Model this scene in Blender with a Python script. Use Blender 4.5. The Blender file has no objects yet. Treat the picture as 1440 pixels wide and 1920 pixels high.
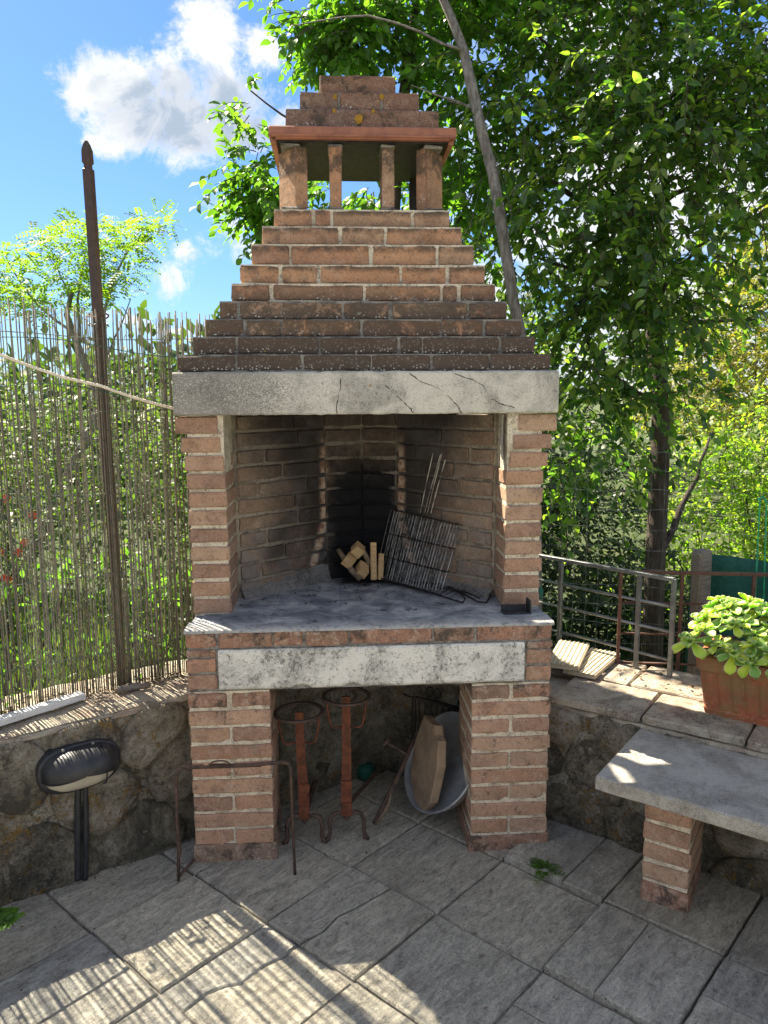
import bpy, bmesh, math, random
import numpy as np
from mathutils import Vector, Matrix, noise as mnoise
R=math.radians
S=bpy.context.scene; COL=S.collection
rnd=random.Random(7); nrg=np.random.default_rng(11)

# ------------------------------------------------------------------ camera
CX,CY,CZ,YAW,PIT,ROL,FPX=-0.107,-2.434,1.554,-0.0619,0.1502,-0.0065,1450.
_c,_s=math.cos(YAW),math.sin(YAW)
_r=np.array([_c,_s,0.]);_fw=np.array([-_s*math.cos(PIT),_c*math.cos(PIT),-math.sin(PIT)]);_up=np.cross(_r,_fw)
_cr,_sr=math.cos(ROL),math.sin(ROL)
CR=_cr*_r+_sr*_up; CU=-_sr*_r+_cr*_up
CAMP=np.array([CX,CY,CZ])
cd=bpy.data.cameras.new('camera'); cam=bpy.data.objects.new('camera',cd); COL.objects.link(cam); S.camera=cam
cd.sensor_fit='VERTICAL'; cd.sensor_height=36; cd.sensor_width=36; cd.lens=FPX/1920*36; cd.clip_end=2000; cd.clip_start=.05
M=Matrix.Identity(4)
for i in range(3):
    M[i][0]=CR[i];M[i][1]=CU[i];M[i][2]=-_fw[i];M[i][3]=CAMP[i]
cam.matrix_world=M
def ray(u,v): return _fw+(u-720)/FPX*CR-(v-960)/FPX*CU
def at(u,v,D): return Vector(CAMP+ray(u,v)*D)            # point at depth D metres on the line through a measured photo point
def gz(u,v,z=0.):
    d=ray(u,v); return Vector(CAMP+d*(z-CZ)/d[2])
def gy(u,v,y=0.):
    d=ray(u,v); return Vector(CAMP+d*(y-CY)/d[1])
def pl(u,v,p0,n):
    d=ray(u,v);n=np.array(n,float);return Vector(CAMP+d*(np.dot(np.array(p0)-CAMP,n)/np.dot(d,n)))

# ------------------------------------------------------------------ light
SUN_EL=50.5; SUNV=Vector((-.643*math.cos(R(SUN_EL)),.766*math.cos(R(SUN_EL)),math.sin(R(SUN_EL))))
SKY_STRENGTH=.15
S.view_settings.view_transform='Standard'; S.view_settings.look='None'; S.view_settings.gamma=1
S.view_settings.exposure=2.33
sd=bpy.data.lights.new('sun','SUN'); sd.energy=3.7; sd.angle=R(.5); sd.color=(1,.91,.73)
so=bpy.data.objects.new('sun',sd); COL.objects.link(so); so.rotation_euler=SUNV.to_track_quat('Z','Y').to_euler(); so.location=(-3,4,6)

# ------------------------------------------------------------------ node helpers
class N:
    def __init__(s,nt): s.t=nt; s.L=nt.links
    def new(s,t,**k):
        n=s.t.nodes.new(t)
        for a,b in k.items(): setattr(n,a,b)
        return n
    def con(s,sock,val):
        if val is None: return
        if isinstance(val,bpy.types.NodeSocket): s.L.new(val,sock)
        else:
            try: sock.default_value=val
            except Exception:
                sock.default_value=(*val,1) if len(val)==3 else val
    def coord(s,w='Object'):
        return s.new('ShaderNodeTexCoord').outputs[w]
    def wpos(s): return s.new('ShaderNodeNewGeometry').outputs['Position']
    def rand(s): return s.new('ShaderNodeObjectInfo').outputs['Random']
    def vm(s,op,a,b=None,out=0):
        n=s.new('ShaderNodeVectorMath',operation=op); s.con(n.inputs[0],a)
        if b is not None:
            if op=='SCALE': s.con(n.inputs['Scale'],b)
            else: s.con(n.inputs[1],b)
        return n.outputs['Value'] if op in('DOT_PRODUCT','LENGTH','DISTANCE') else n.outputs[0]
    def m(s,op,a,b=0.,c=None,clamp=False):
        n=s.new('ShaderNodeMath',operation=op,use_clamp=clamp); s.con(n.inputs[0],a); s.con(n.inputs[1],b)
        if c is not None: s.con(n.inputs[2],c)
        return n.outputs[0]
    def sep(s,v):
        n=s.new('ShaderNodeSeparateXYZ'); s.con(n.inputs[0],v); return n.outputs
    def map(s,v,sc=(1,1,1),loc=(0,0,0),rot=(0,0,0)):
        n=s.new('ShaderNodeMapping'); s.con(n.inputs[0],v); n.inputs['Scale'].default_value=sc; n.inputs['Location'].default_value=loc; n.inputs['Rotation'].default_value=rot
        return n.outputs[0]
    def noise(s,v,sc,det=5,ro=.6,dist=0.):
        n=s.new('ShaderNodeTexNoise'); s.con(n.inputs['Vector'],v); n.inputs['Scale'].default_value=sc; n.inputs['Detail'].default_value=det
        n.inputs['Roughness'].default_value=ro; n.inputs['Distortion'].default_value=dist; return n.outputs[0]
    def vor(s,v,sc,f='F1',out='Distance',rd=1.):
        n=s.new('ShaderNodeTexVoronoi',feature=f); s.con(n.inputs['Vector'],v); n.inputs['Scale'].default_value=sc
        n.inputs['Randomness'].default_value=rd; return n.outputs[out]
    def step(s,f,a,b,lo=0.,hi=1.):
        n=s.new('ShaderNodeMapRange',interpolation_type='SMOOTHSTEP'); s.con(n.inputs[0],f)
        n.inputs[1].default_value=a;n.inputs[2].default_value=b;n.inputs[3].default_value=lo;n.inputs[4].default_value=hi
        return n.outputs[0]
    def ramp(s,f,st):
        n=s.new('ShaderNodeValToRGB'); s.con(n.inputs[0],f); e=n.color_ramp.elements
        while len(e)<len(st): e.new(.5)
        for i,(p,c) in enumerate(st): e[i].position=p; e[i].color=(*c,1)
        return n.outputs[0]
    def mix(s,a,b,f,mode='MIX'):
        n=s.new('ShaderNodeMix',data_type='RGBA',blend_type=mode); s.con(n.inputs[0],f); s.con(n.inputs[6],a); s.con(n.inputs[7],b)
        return n.outputs[2]
    def bump(s,h,st=.5,d=.01,nrm=None):
        n=s.new('ShaderNodeBump'); n.inputs['Strength'].default_value=st; n.inputs['Distance'].default_value=d; s.con(n.inputs['Height'],h)
        if nrm is not None: s.con(n.inputs['Normal'],nrm)
        return n.outputs[0]
def mat(name,fn,rough=.85,metal=0.,spec=.3):
    m=bpy.data.materials.new(name); m.use_nodes=True; nt=m.node_tree; nt.nodes.clear(); n=N(nt)
    o=n.new('ShaderNodeOutputMaterial'); b=n.new('ShaderNodeBsdfPrincipled'); nt.links.new(b.outputs[0],o.inputs[0])
    b.inputs['Roughness'].default_value=rough; b.inputs['Metallic'].default_value=metal; b.inputs['Specular IOR Level'].default_value=spec
    r=fn(n)
    n.con(b.inputs['Base Color'],r[0])
    if len(r)>1 and r[1] is not None: nt.links.new(r[1],b.inputs['Normal'])
    if len(r)>2 and r[2] is not None: n.con(b.inputs['Roughness'],r[2])
    return m

# ------------------------------------------------------------------ sky with clouds
def world():
    w=bpy.data.worlds.new('World'); S.world=w; w.use_nodes=True; nt=w.node_tree; nt.nodes.clear(); n=N(nt)
    o=n.new('ShaderNodeOutputWorld'); bg=n.new('ShaderNodeBackground'); nt.links.new(bg.outputs[0],o.inputs[0])
    sk=n.new('ShaderNodeTexSky',sky_type='NISHITA'); sk.sun_disc=False; sk.sun_elevation=R(SUN_EL); sk.sun_rotation=R(-40)
    sk.air_density=1.15; sk.dust_density=.6; sk.ozone_density=2.2
    d=n.coord('Generated')
    # cumulus: puffs laid out on the plane tangent to the sky dome at D0
    D0=Vector(ray(310,180)).normalized(); E1=D0.cross(Vector((0,0,1))).normalized(); E2=E1.cross(D0).normalized()
    dd=n.vm('DOT_PRODUCT',d,tuple(D0)); dd=n.m('MAXIMUM',dd,.05)
    px=n.m('DIVIDE',n.vm('DOT_PRODUCT',d,tuple(E1)),dd); py=n.m('DIVIDE',n.vm('DOT_PRODUCT',d,tuple(E2)),dd)
    cb=n.new('ShaderNodeCombineXYZ'); n.con(cb.inputs[0],px); n.con(cb.inputs[1],py); P=cb.outputs[0]
    nz=n.noise(P,11,9,.66,.6); nz2=n.noise(P,50,7,.7,.4)
    def loc(u,v):
        q=Vector(ray(u,v)); k=q.dot(D0); return q.dot(E1)/k,q.dot(E2)/k
    def blobs(lst):
        acc=None
        for (u,v,a,b) in lst:
            x,y=loc(u,v); a*=.95; b*=.93; mp=n.map(P,(1450/a,1450/b,1),(-x*1450/a,-y*1450/b,0))
            f=n.m('SUBTRACT',1.,n.vm('LENGTH',mp))
            if v>380: f=n.m('MULTIPLY_ADD',f,.62,-.04)
            acc=f if acc is None else n.m('SMOOTH_MAX',acc,f,.25)
        return acc
    F=blobs([(395,70,75,95),(330,150,95,65),(250,170,100,70),(190,180,80,60),(350,215,150,80),(420,180,95,95),(250,235,120,60),(440,245,80,55),(495,95,40,40),
             (432,425,70,62),(462,460,75,52),(338,470,30,30),(312,520,42,52),(250,600,60,28),(320,620,70,20),(190,270,55,28)])
    dens=n.m('ADD',F,n.m('MULTIPLY',n.m('SUBTRACT',nz,.5),2.6)); dens=n.m('ADD',dens,n.m('MULTIPLY',n.m('SUBTRACT',nz2,.5),.7))
    a1=n.step(n.m('ADD',dens,n.m('MULTIPLY',n.m('SUBTRACT',n.noise(P,120,5,.75),.5),.5)),-.02,.62)
    # the rest of the dome: broken cloud, unseen cover thickened to add fill light
    z=n.m('MAXIMUM',n.sep(d)[2],.02); pr=n.vm('SCALE',d,n.m('DIVIDE',1.,n.m('ADD',z,.18)))
    wide=n.noise(pr,1.6,8,.6,.2)
    xw=n.sep(d)[0]
    away=n.step(n.vm('DOT_PRODUCT',d,tuple(Vector(ray(270,300)).normalized())),.90,.965,1.,0.)
    a2=n.m('MULTIPLY',n.step(wide,.40,.55,0.,.97),away)
    # mist-white low sky behind the trees on the right side of the garden
    a=n.m('MAXIMUM',a1,a2)
    base=n.sep(P)[1]
    core=n.m('MULTIPLY',n.step(dens,.5,1.0),n.step(n.noise(P,8,4,.5),.35,.62))
    x,y=loc(380,225); q=n.vm('LENGTH',n.map(P,(1450/190,1450/85,1),(-x*1450/190,-y*1450/85,0)))
    under=n.m('MULTIPLY',n.step(n.m('ADD',q,n.m('MULTIPLY',n.m('SUBTRACT',nz,.5),1.2)),.55,1.15,1.,0.),a1)
    bil=n.step(n.noise(P,24,7,.6,.8),.42,.60,0,.45)
    cc=n.mix((1.,1.,.99,1),(.34,.44,.58,1),n.m('MAXIMUM',n.m('MULTIPLY',n.m('MAXIMUM',core,bil),.55),n.m('MULTIPLY',under,n.m('ADD',.55,n.m('MULTIPLY',bil,.7)))))
    cc=n.vm('SCALE',cc,1.55)
    tint=n.mix(sk.outputs[0],(.105,.155,.235,1),1.,'MULTIPLY')
    fin=n.mix(tint,cc,a)
    nt.links.new(fin,bg.inputs[0]); bg.inputs[1].default_value=SKY_STRENGTH
world()

# ------------------------------------------------------------------ materials
def brickfn(tones,smear=.5,grime=0.,soot=False,speck=0.,zband=None):
    def f(n):
        oc=n.coord(); rn=n.rand(); v=n.vm('ADD',oc,n.vm('SCALE',(37.,71.,13.),rn))
        wp=n.wpos()
        c=n.ramp(rn,[(i/(len(tones)-1),t) for i,t in enumerate(tones)])
        big=n.noise(v,9,5,.65); fine=n.noise(v,120,4,.7); mid=n.noise(v,32,6,.7)
        vf=n.noise(v,260,2,.6); pit=n.noise(v,70,6,.8)
        c=n.mix(c,(.19,.105,.07,1),n.step(big,.46,.66,0,.6))
        c=n.mix(c,(.50,.36,.26,1),n.step(mid,.49,.66,0,.65*smear+.12))
        c=n.mix(c,(.52,.45,.36,1),n.m('MULTIPLY',n.step(n.noise(v,19,8,.78,.6),.52,.66),smear))
        c=n.mix(c,(.09,.06,.045,1),n.step(pit,.53,.66,0,.6))
        c=n.mix(c,(.55,.47,.38,1),n.step(vf,.54,.70,0,.4))
        c=n.mix(c,(.045,.036,.03,1),n.step(fine,.56,.68,0,.6))
        c=n.mix(c,(.13,.10,.08,1),n.step(n.noise(wp,11,7,.75),.52,.66,0,.35))
        h=n.m('ADD',n.m('MULTIPLY',fine,.5),n.m('MULTIPLY',mid,1.1))
        if grime:
            g=n.step(n.noise(wp,9,8,.8,.5),.60-.2*grime,.68-.17*grime)
            if zband:
                zz=n.sep(wp)[2]; g=n.m('MULTIPLY',g,n.step(zz,zband[0],zband[1],1.,zband[2]))
            edge=n.step(n.sep(oc)[2],.002,.024,0,1.)   # dirt settles on the upper arris of each course
            g=n.m('MAXIMUM',g,n.m('MULTIPLY',edge,n.step(n.noise(wp,16,7,.8),.40,.54,0,.95)) if zband else g)
            c=n.mix(c,(.055,.046,.038,1),n.m('MULTIPLY',g,.82))
            h=n.m('ADD',h,n.m('MULTIPLY',g,.4))
        if speck:
            dt=n.step(n.vor(wp,95),.22,.34,1.,0.); area=n.step(n.noise(wp,12,6,.8),.60-.16*speck,.66-.12*speck)
            low=n.step(n.sep(oc)[2],-.028,.0,1.,.12)
            s1=n.m('MULTIPLY',n.m('MULTIPLY',dt,area),low); c=n.mix(c,(.62,.62,.58,1),s1)
            d2=n.step(n.vor(n.vm('ADD',wp,(3.3,1.7,.4)),60),.12,.2,1.,0.); a2=n.step(n.noise(n.vm('ADD',wp,(9,2,5)),4,4,.6),.60,.66)
            c=n.mix(c,(.45,.27,.06,1),n.m('MULTIPLY',d2,a2)); h=n.m('ADD',h,n.m('MULTIPLY',s1,.4))
        if soot:
            x,y,z=n.sep(wp)
            q=n.new('ShaderNodeCombineXYZ'); n.con(q.inputs[0],x); n.con(q.inputs[1],y); n.con(q.inputs[2],0.)
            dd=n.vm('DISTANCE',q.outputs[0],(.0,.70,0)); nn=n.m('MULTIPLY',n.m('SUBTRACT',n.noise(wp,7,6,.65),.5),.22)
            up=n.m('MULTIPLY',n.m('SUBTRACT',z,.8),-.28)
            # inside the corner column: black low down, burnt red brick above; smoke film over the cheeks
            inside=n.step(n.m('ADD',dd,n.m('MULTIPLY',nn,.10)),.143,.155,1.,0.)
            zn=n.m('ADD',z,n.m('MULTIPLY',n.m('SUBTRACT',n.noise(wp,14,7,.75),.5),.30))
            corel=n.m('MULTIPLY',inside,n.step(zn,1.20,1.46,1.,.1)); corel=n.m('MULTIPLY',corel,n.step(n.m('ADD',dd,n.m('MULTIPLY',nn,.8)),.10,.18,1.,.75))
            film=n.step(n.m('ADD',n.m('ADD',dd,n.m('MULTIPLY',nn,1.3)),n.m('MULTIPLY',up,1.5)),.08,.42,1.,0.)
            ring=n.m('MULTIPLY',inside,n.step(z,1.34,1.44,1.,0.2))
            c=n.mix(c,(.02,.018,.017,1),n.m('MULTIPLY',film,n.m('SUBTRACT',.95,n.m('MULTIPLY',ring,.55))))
            c=n.mix(c,(.20,.195,.19,1),n.m('MULTIPLY',n.step(n.noise(n.vm('ADD',wp,(5,5,5)),6,7,.75),.44,.60,0,.6),n.step(z,.95,1.2,1.,.25)))
            ring2=n.m('MULTIPLY',n.step(n.m('ABSOLUTE',n.m('SUBTRACT',n.m('ADD',dd,n.m('MULTIPLY',nn,.12)),n.m('ADD',.160,n.m('MULTIPLY',n.m('MAXIMUM',n.m('SUBTRACT',1.06,z),0.),.35)))),.006,.030,1.,0.),n.step(z,1.26,1.44,.75,0.))
            c=n.mix(c,n.mix((.60,.45,.32,1),(.25,.12,.07,1),n.step(mid,.42,.6)),ring2)
            # one scorched blotch on the left cheek
            c=n.mix(c,(.02,.018,.017,1),n.step(n.m('ADD',n.vm('DISTANCE',wp,(-.33,.52,1.0)),n.m('MULTIPLY',nn,1.6)),.0,.15,.75,0.))
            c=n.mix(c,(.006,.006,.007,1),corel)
        return c,n.bump(h,.6,.006)
    return f
TON=[(.37,.195,.12),(.46,.275,.17),(.31,.175,.12),(.47,.31,.205),(.41,.215,.135),(.44,.29,.195)]
TON2=[(.42,.20,.105),(.50,.275,.15),(.37,.18,.105),(.44,.275,.17)]
M_brick=mat('old_brick',brickfn(TON,.22))
M_brick_low=mat('brick_dusty',brickfn(TON,.30,grime=.12))
M_brick_red=mat('brick_red',brickfn(TON2,.2,grime=.25,speck=.2,zband=(1.80,2.0,.35)))
M_brick_grime=mat('brick_lichened',brickfn(TON2,.25,grime=1.15,speck=.9,zband=(1.84,1.96,.3)))
M_brick_soot=mat('brick_sooty',brickfn([(.22,.14,.09),(.28,.19,.125),(.20,.135,.095),(.29,.21,.15)],.3,soot=True))
M_brick_crust=mat('brick_crusted',brickfn([(.26,.14,.085),(.20,.12,.08),(.30,.16,.10)],.2,grime=1.9,speck=1.8,zband=(2.5,2.6,1.)))
M_brick_cap=mat('brick_brown',brickfn([(.19,.105,.075),(.23,.12,.08),(.17,.10,.08)],.15,grime=.35,speck=.35))
M_brick_edge=mat('brick_hearth_edge',brickfn([(.27,.15,.10),(.33,.16,.10),(.22,.15,.11)],.6,grime=.45,speck=.6))
def mortarfn(col,dark,soot=False,g=.5):
    def f(n):
        wp=n.wpos(); a=n.noise(wp,14,7,.7); b=n.noise(wp,150,3,.7)
        c=n.mix(col,dark,n.step(a,.46,.62)); c=n.mix(c,(.06,.05,.042,1),n.step(b,.54,.66,0,.6)); c=n.mix(c,(.10,.085,.07,1),n.step(n.noise(wp,35,6,.8),.53,.62,0,.6))
        if soot:
            x,y,z=n.sep(wp); q=n.new('ShaderNodeCombineXYZ'); n.con(q.inputs[0],x); n.con(q.inputs[1],y)
            dd=n.vm('DISTANCE',q.outputs[0],(.0,.70,0)); nn=n.m('MULTIPLY',n.m('SUBTRACT',n.noise(wp,7,6,.65),.5),.22)
            up=n.m('MULTIPLY',n.m('SUBTRACT',z,.8),-.28)
            c=n.mix(c,(.03,.026,.024,1),n.m('MULTIPLY',n.step(n.m('ADD',n.m('ADD',dd,nn),up),.05,.46,.9,0.),n.m('SUBTRACT',1.,n.m('MULTIPLY',n.step(dd,.14,.165,1.,0.),.45))))
            c=n.mix(c,(.006,.006,.007,1),n.step(n.m('ADD',n.m('ADD',dd,nn),n.m('MULTIPLY',n.m('MAXIMUM',n.m('SUBTRACT',z,1.12),0.),.6)),.12,.17,1.,0.))
        return c,n.bump(n.m('ADD',n.m('MULTIPLY',a,1.5),b),.8,.006)
    return f
M_mortar=mat('mortar_cream',mortarfn((.72,.63,.49,1),(.50,.42,.31,1)))
M_mortar_grey=mat('mortar_grey',mortarfn((.30,.28,.25,1),(.14,.13,.12,1)))
M_mortar_soot=mat('mortar_sooty',mortarfn((.36,.31,.24,1),(.20,.17,.135,1),soot=True))
def concrete(light=(.50,.48,.44,1),dk=(.07,.065,.06,1),amt=.3,leftstain=False,speckle=.5,brown=None,sc=1.):
    def f(n):
        wp=n.wpos(); a=n.noise(wp,6*sc,8,.75,.4); b=n.noise(wp,75*sc,7,.85); s=n.noise(wp,300,2,.8)
        c=n.mix(light,tuple(x*.6 for x in light[:3])+(1,),n.step(a,.42,.62))
        if brown: c=n.mix(c,brown,n.step(n.noise(n.vm('ADD',wp,(4,4,4)),9*sc,7,.8),.46,.62,0,.75))
        k=n.step(n.m('ADD',b,n.m('MULTIPLY',n.m('SUBTRACT',a,.5),.5)),.585-.085*amt,.66-.09*amt,0,speckle)
        if leftstain:
            x=n.sep(wp)[0]; lf=n.step(n.m('ADD',x,n.m('MULTIPLY',n.m('SUBTRACT',a,.5),.9)),-.50,-.08,.27,.0)
            k=n.m('MAXIMUM',k,n.step(n.m('ADD',n.m('ADD',n.m('MULTIPLY',b,.5),n.m('MULTIPLY',s,.5)),n.m('MULTIPLY',lf,.72)),.57,.68,0,.62))
            o=n.m('MULTIPLY',n.step(n.vor(wp,22),.10,.16,1.,0.),n.step(n.noise(wp,6,3,.6),.57,.62))
            c=n.mix(c,(.42,.22,.08,1),n.m('MULTIPLY',o,.8))
        c=n.mix(c,dk,k); c=n.mix(c,(.05,.05,.045,1),n.step(s,.56,.66,0,.5)); c=n.mix(c,(.72,.70,.64,1),n.step(s,.44,.34,0,.3))
        return c,n.bump(n.m('ADD',n.m('ADD',a,b),s),.6,.006)
    return f
M_beam=mat('concrete_mantel',concrete(light=(.70,.66,.58,1),leftstain=True,amt=.15,speckle=.55))
M_lintel=mat('concrete_lintel',concrete(light=(.82,.79,.71,1),amt=.72,speckle=.8,dk=(.15,.14,.12,1)))
M_bench=mat('concrete_bench',concrete(light=(.42,.395,.35,1),amt=.25,speckle=.5,brown=(.27,.245,.20,1)))
M_cement=mat('cement_coping',concrete(light=(.46,.40,.31,1),amt=.4,speckle=.5,brown=(.28,.19,.13,1)))
M_coping=mat('coping_tile',concrete(light=(.44,.385,.30,1),amt=.75,speckle=.7,brown=(.28,.19,.125,1),sc=1.3))
def hearthfn(n):
    wp=n.wpos(); a=n.noise(wp,9,8,.7,.5); b=n.noise(wp,70,5,.7); st=n.noise(n.map(wp,(3,30,1),rot=(0,0,R(20))),2,6,.7)
    c=n.ramp(a,[(.38,(.12,.13,.15)),(.48,(.22,.235,.26)),(.56,(.34,.35,.365)),(.62,(.44,.445,.45))])
    c=n.mix(c,(.34,.345,.35,1),n.step(st,.5,.7,0,.5))
    c=n.mix(c,(.025,.025,.03,1),n.step(n.noise(n.vm('ADD',wp,(1,2,3)),14,7,.8),.57,.64,0,.8))
    y=n.sep(wp)[1]; c=n.mix(c,(.42,.39,.34,1),n.m('MULTIPLY',n.step(n.m('ADD',y,n.m('MULTIPLY',n.m('SUBTRACT',b,.5),.12)),.02,.09,1.,0.),n.step(b,.38,.6)))
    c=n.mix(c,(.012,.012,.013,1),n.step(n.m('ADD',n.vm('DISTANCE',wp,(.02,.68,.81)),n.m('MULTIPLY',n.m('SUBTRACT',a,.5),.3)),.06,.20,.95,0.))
    return c,n.bump(n.m('ADD',a,n.m('MULTIPLY',b,.5)),.4,.006)
M_hearth=mat('ashy_hearth',hearthfn)
def pavefn(n):
    oc=n.coord(); rn=n.rand(); v=n.vm('ADD',oc,n.vm('SCALE',(31.,57.,11.),rn)); wp=n.wpos()
    st=n.noise(n.map(v,(3.6,9,9)),2.6,10,.82,1.1); st2=n.noise(n.map(v,(9,46,20)),2.5,6,.8,.4); b=n.noise(v,110,5,.85); a=n.noise(wp,2.2,7,.7,.3); g=n.noise(v,330,2,.7)
    c=n.ramp(st,[(.36,(.26,.245,.21)),(.45,(.44,.415,.36)),(.53,(.57,.54,.465)),(.62,(.74,.71,.61))])
    c=n.mix(c,(.15,.14,.12,1),n.step(st2,.51,.64,0,.55)); c=n.mix(c,(.60,.57,.50,1),n.step(b,.52,.62,0,.55)); c=n.mix(c,(.12,.11,.09,1),n.step(b,.46,.37,0,.5))
    c=n.mix(c,(.24,.22,.185,1),n.step(a,.50,.66,0,.45)); c=n.mix(c,(.08,.072,.06,1),n.step(n.noise(v,34,8,.85),.55,.64,0,.6))
    c=n.mix(c,(.05,.045,.04,1),n.step(n.vor(wp,13),.03,.055,.8,0.)); c=n.mix(c,(.06,.055,.045,1),n.step(g,.58,.68,0,.6))
    c=n.mix(c,n.ramp(rn,[(0,(.74,.75,.76)),(.35,(1.,.98,.95)),(.7,(.90,.87,.80)),(1,(1.18,1.13,1.02))]),.85,'MULTIPLY')
    h=n.m('ADD',n.m('MULTIPLY',st,1.8),n.m('ADD',n.m('MULTIPLY',st2,1.),n.m('MULTIPLY',b,.9)))
    return c,n.bump(h,.8,.012)
M_pave=mat('slate_paving',pavefn,.8)
def dirtfn(n):
    wp=n.wpos(); a=n.noise(wp,8,7,.7); b=n.noise(wp,80,5,.8)
    return n.ramp(n.m('ADD',n.m('MULTIPLY',a,.6),n.m('MULTIPLY',b,.4)),[(.3,(.03,.027,.022)),(.6,(.10,.085,.065)),(.8,(.2,.17,.13))]),n.bump(b,.9,.01)
M_dirt=mat('dirt',dirtfn,.95)
M_grout=mat('dusty_grout',mortarfn((.24,.22,.19,1),(.09,.08,.07,1)),.95)
def rubble(bias):
    def f(n):
        wp=n.wpos(); rn=n.rand(); v=n.vm('ADD',wp,n.vm('SCALE',(17.,3.,29.),rn) if bias else (0,0,0))
        a=n.noise(v,5,9,.72,.5); b=n.noise(v,38,7,.75); d=n.noise(v,160,4,.75); z=n.sep(wp)[2]
        f2=n.noise(v,95,6,.85); g2=n.noise(v,21,9,.82,.5)
        if bias: c=n.ramp(n.m('ADD',n.m('MULTIPLY',a,.55),n.m('MULTIPLY',g2,.45)),[(.42,(.17,.15,.115)),(.48,(.40,.35,.26)),(.53,(.56,.48,.35)),(.58,(.74,.68,.56))])
        else: c=n.ramp(n.m('ADD',n.m('MULTIPLY',a,.5),n.m('MULTIPLY',g2,.5)),[(.42,(.20,.17,.12)),(.48,(.46,.40,.28)),(.53,(.64,.56,.41)),(.58,(.80,.75,.63))])
        dark=n.m('MULTIPLY',n.step(b,.45,.55),n.step(n.noise(wp,4.5,7,.75,.5),.50,.62,0,.8))
        c=n.mix(c,(.09,.082,.066,1),dark)
        c=n.mix(c,(.62,.58,.48,1),n.m('MULTIPLY',n.step(f2,.53,.61,0,.7),n.step(n.noise(n.vm('ADD',wp,(6,1,3)),5,6,.7),.44,.56)))
        c=n.mix(c,(.45,.25,.05,1),n.m('MULTIPLY',n.step(n.noise(n.vm('ADD',wp,(7,7,7)),34,6,.85),.50,.57),n.step(n.noise(n.vm('ADD',wp,(2,9,4)),5.5,4,.7),.53,.60,0,.9)))
        c=n.mix(c,(.60,.60,.54,1),n.m('MULTIPLY',n.step(n.m('ADD',n.vor(wp,38),n.m('MULTIPLY',b,.5)),.42,.5,1.,0.),n.step(n.noise(n.vm('ADD',wp,(1,5,8)),8,6,.8),.52,.58)))
        c=n.mix(c,(.05,.052,.032,1),n.m('MULTIPLY',n.step(n.m('ADD',z,n.m('MULTIPLY',n.m('SUBTRACT',a,.5),.6)),.0,.24,.7,0.),n.step(g2,.42,.54)))
        c=n.mix(c,(.025,.022,.018,1),n.step(f2,.47,.38,0,.65)); c=n.mix(c,(.03,.028,.024,1),n.step(d,.55,.66,0,.6))
        h=n.m('ADD',n.m('ADD',n.m('MULTIPLY',g2,2.6),n.m('MULTIPLY',f2,1.1)),n.m('ADD',n.m('MULTIPLY',b,1.2),n.m('MULTIPLY',d,.5)))
        return c,n.bump(h,1.,.028)
    return f
M_stone=mat('rubble_stone',rubble(True),.92); M_render=mat('rubble_mortar',rubble(False),.95)
def flat(c1,c2,sc=20,bs=.4,bd=.004,stretch=(1,1,1),mx=.75):
    def f(n):
        v=n.vm('ADD',n.coord(),n.vm('SCALE',(13.,7.,5.),n.rand())); a=n.noise(n.map(v,stretch),sc,7,.7,.3); b=n.noise(v,sc*7,3,.7)
        return n.mix(n.mix((*c1,1),(*c2,1),n.step(a,.38,.64)),tuple(x*.45 for x in c1)+(1,),n.step(b,.6,.74,0,mx*.6)),n.bump(n.m('ADD',a,n.m('MULTIPLY',b,.4)),bs,bd)
    return f
M_rust=mat('rusty_iron',flat((.19,.062,.03),(.085,.035,.022),40),.8,.25)
M_rust_dark=mat('dark_rusty_iron',flat((.12,.075,.055),(.055,.04,.034),50),.75,.3)
M_iron=mat('blackened_iron',flat((.025,.024,.024),(.06,.05,.045),60),.6,.6)
M_wire=mat('sooty_wire',flat((.38,.37,.35),(.05,.048,.045),14),.4,.85)
M_zinc=mat('galvanised_steel',flat((.26,.27,.27),(.17,.175,.175),20),.5,.7)
M_brownpaint=mat('brown_painted_steel',flat((.075,.042,.032),(.05,.031,.025),30,.2),.5,.1,.5)
M_railrust=mat('rust_brown_steel',flat((.14,.07,.05),(.09,.05,.04),30),.7,.2)
def canefn(n):
    v=n.vm('ADD',n.coord(),n.vm('SCALE',(3.,7.,5.),n.rand())); rn=n.rand()
    c=n.ramp(rn,[(0,(.12,.10,.07)),(.35,(.19,.165,.125)),(.7,(.27,.24,.185)),(1,(.20,.185,.155))])
    a=n.noise(n.map(v,(1,1,.2)),25,5,.7); nd=n.step(n.m('ABSOLUTE',n.m('SUBTRACT',n.m('FRACT',n.m('ADD',n.m('MULTIPLY',n.sep(v)[2],5.5),rn)),.5)),.0,.03,1.,0.)
    c=n.mix(c,(.07,.055,.035,1),n.step(a,.5,.7,0,.7)); c=n.mix(c,(.06,.05,.035,1),n.m('MULTIPLY',nd,.7))
    return c,n.bump(a,.3,.002)
M_cane=mat('dry_cane',canefn,.7)
M_greenwire=mat('green_plastic_wire',flat((.015,.085,.05),(.01,.05,.03),30),.5,0,.5)
M_greengrey=mat('weathered_mesh_wire',flat((.10,.13,.11),(.22,.23,.21),12),.5,.4)
M_rope=mat('cream_cord',flat((.80,.74,.60),(.68,.6,.48),60,.2),.8)
M_black=mat('black_plastic',flat((.012,.013,.016),(.03,.031,.034),25,.2),.42,0,.5)
M_lens=mat('frosted_lens',flat((.50,.45,.35),(.40,.35,.27),12,.1),.35,0,.5)
M_whitewood=mat('whitewashed_wood',flat((.66,.66,.66),(.5,.5,.49),12,.4,.003,(1,12,12)),.8)
M_driftwood=mat('grey_wood',flat((.23,.20,.17),(.13,.115,.10),10,.6,.004,(1,14,14)),.9)
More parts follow.
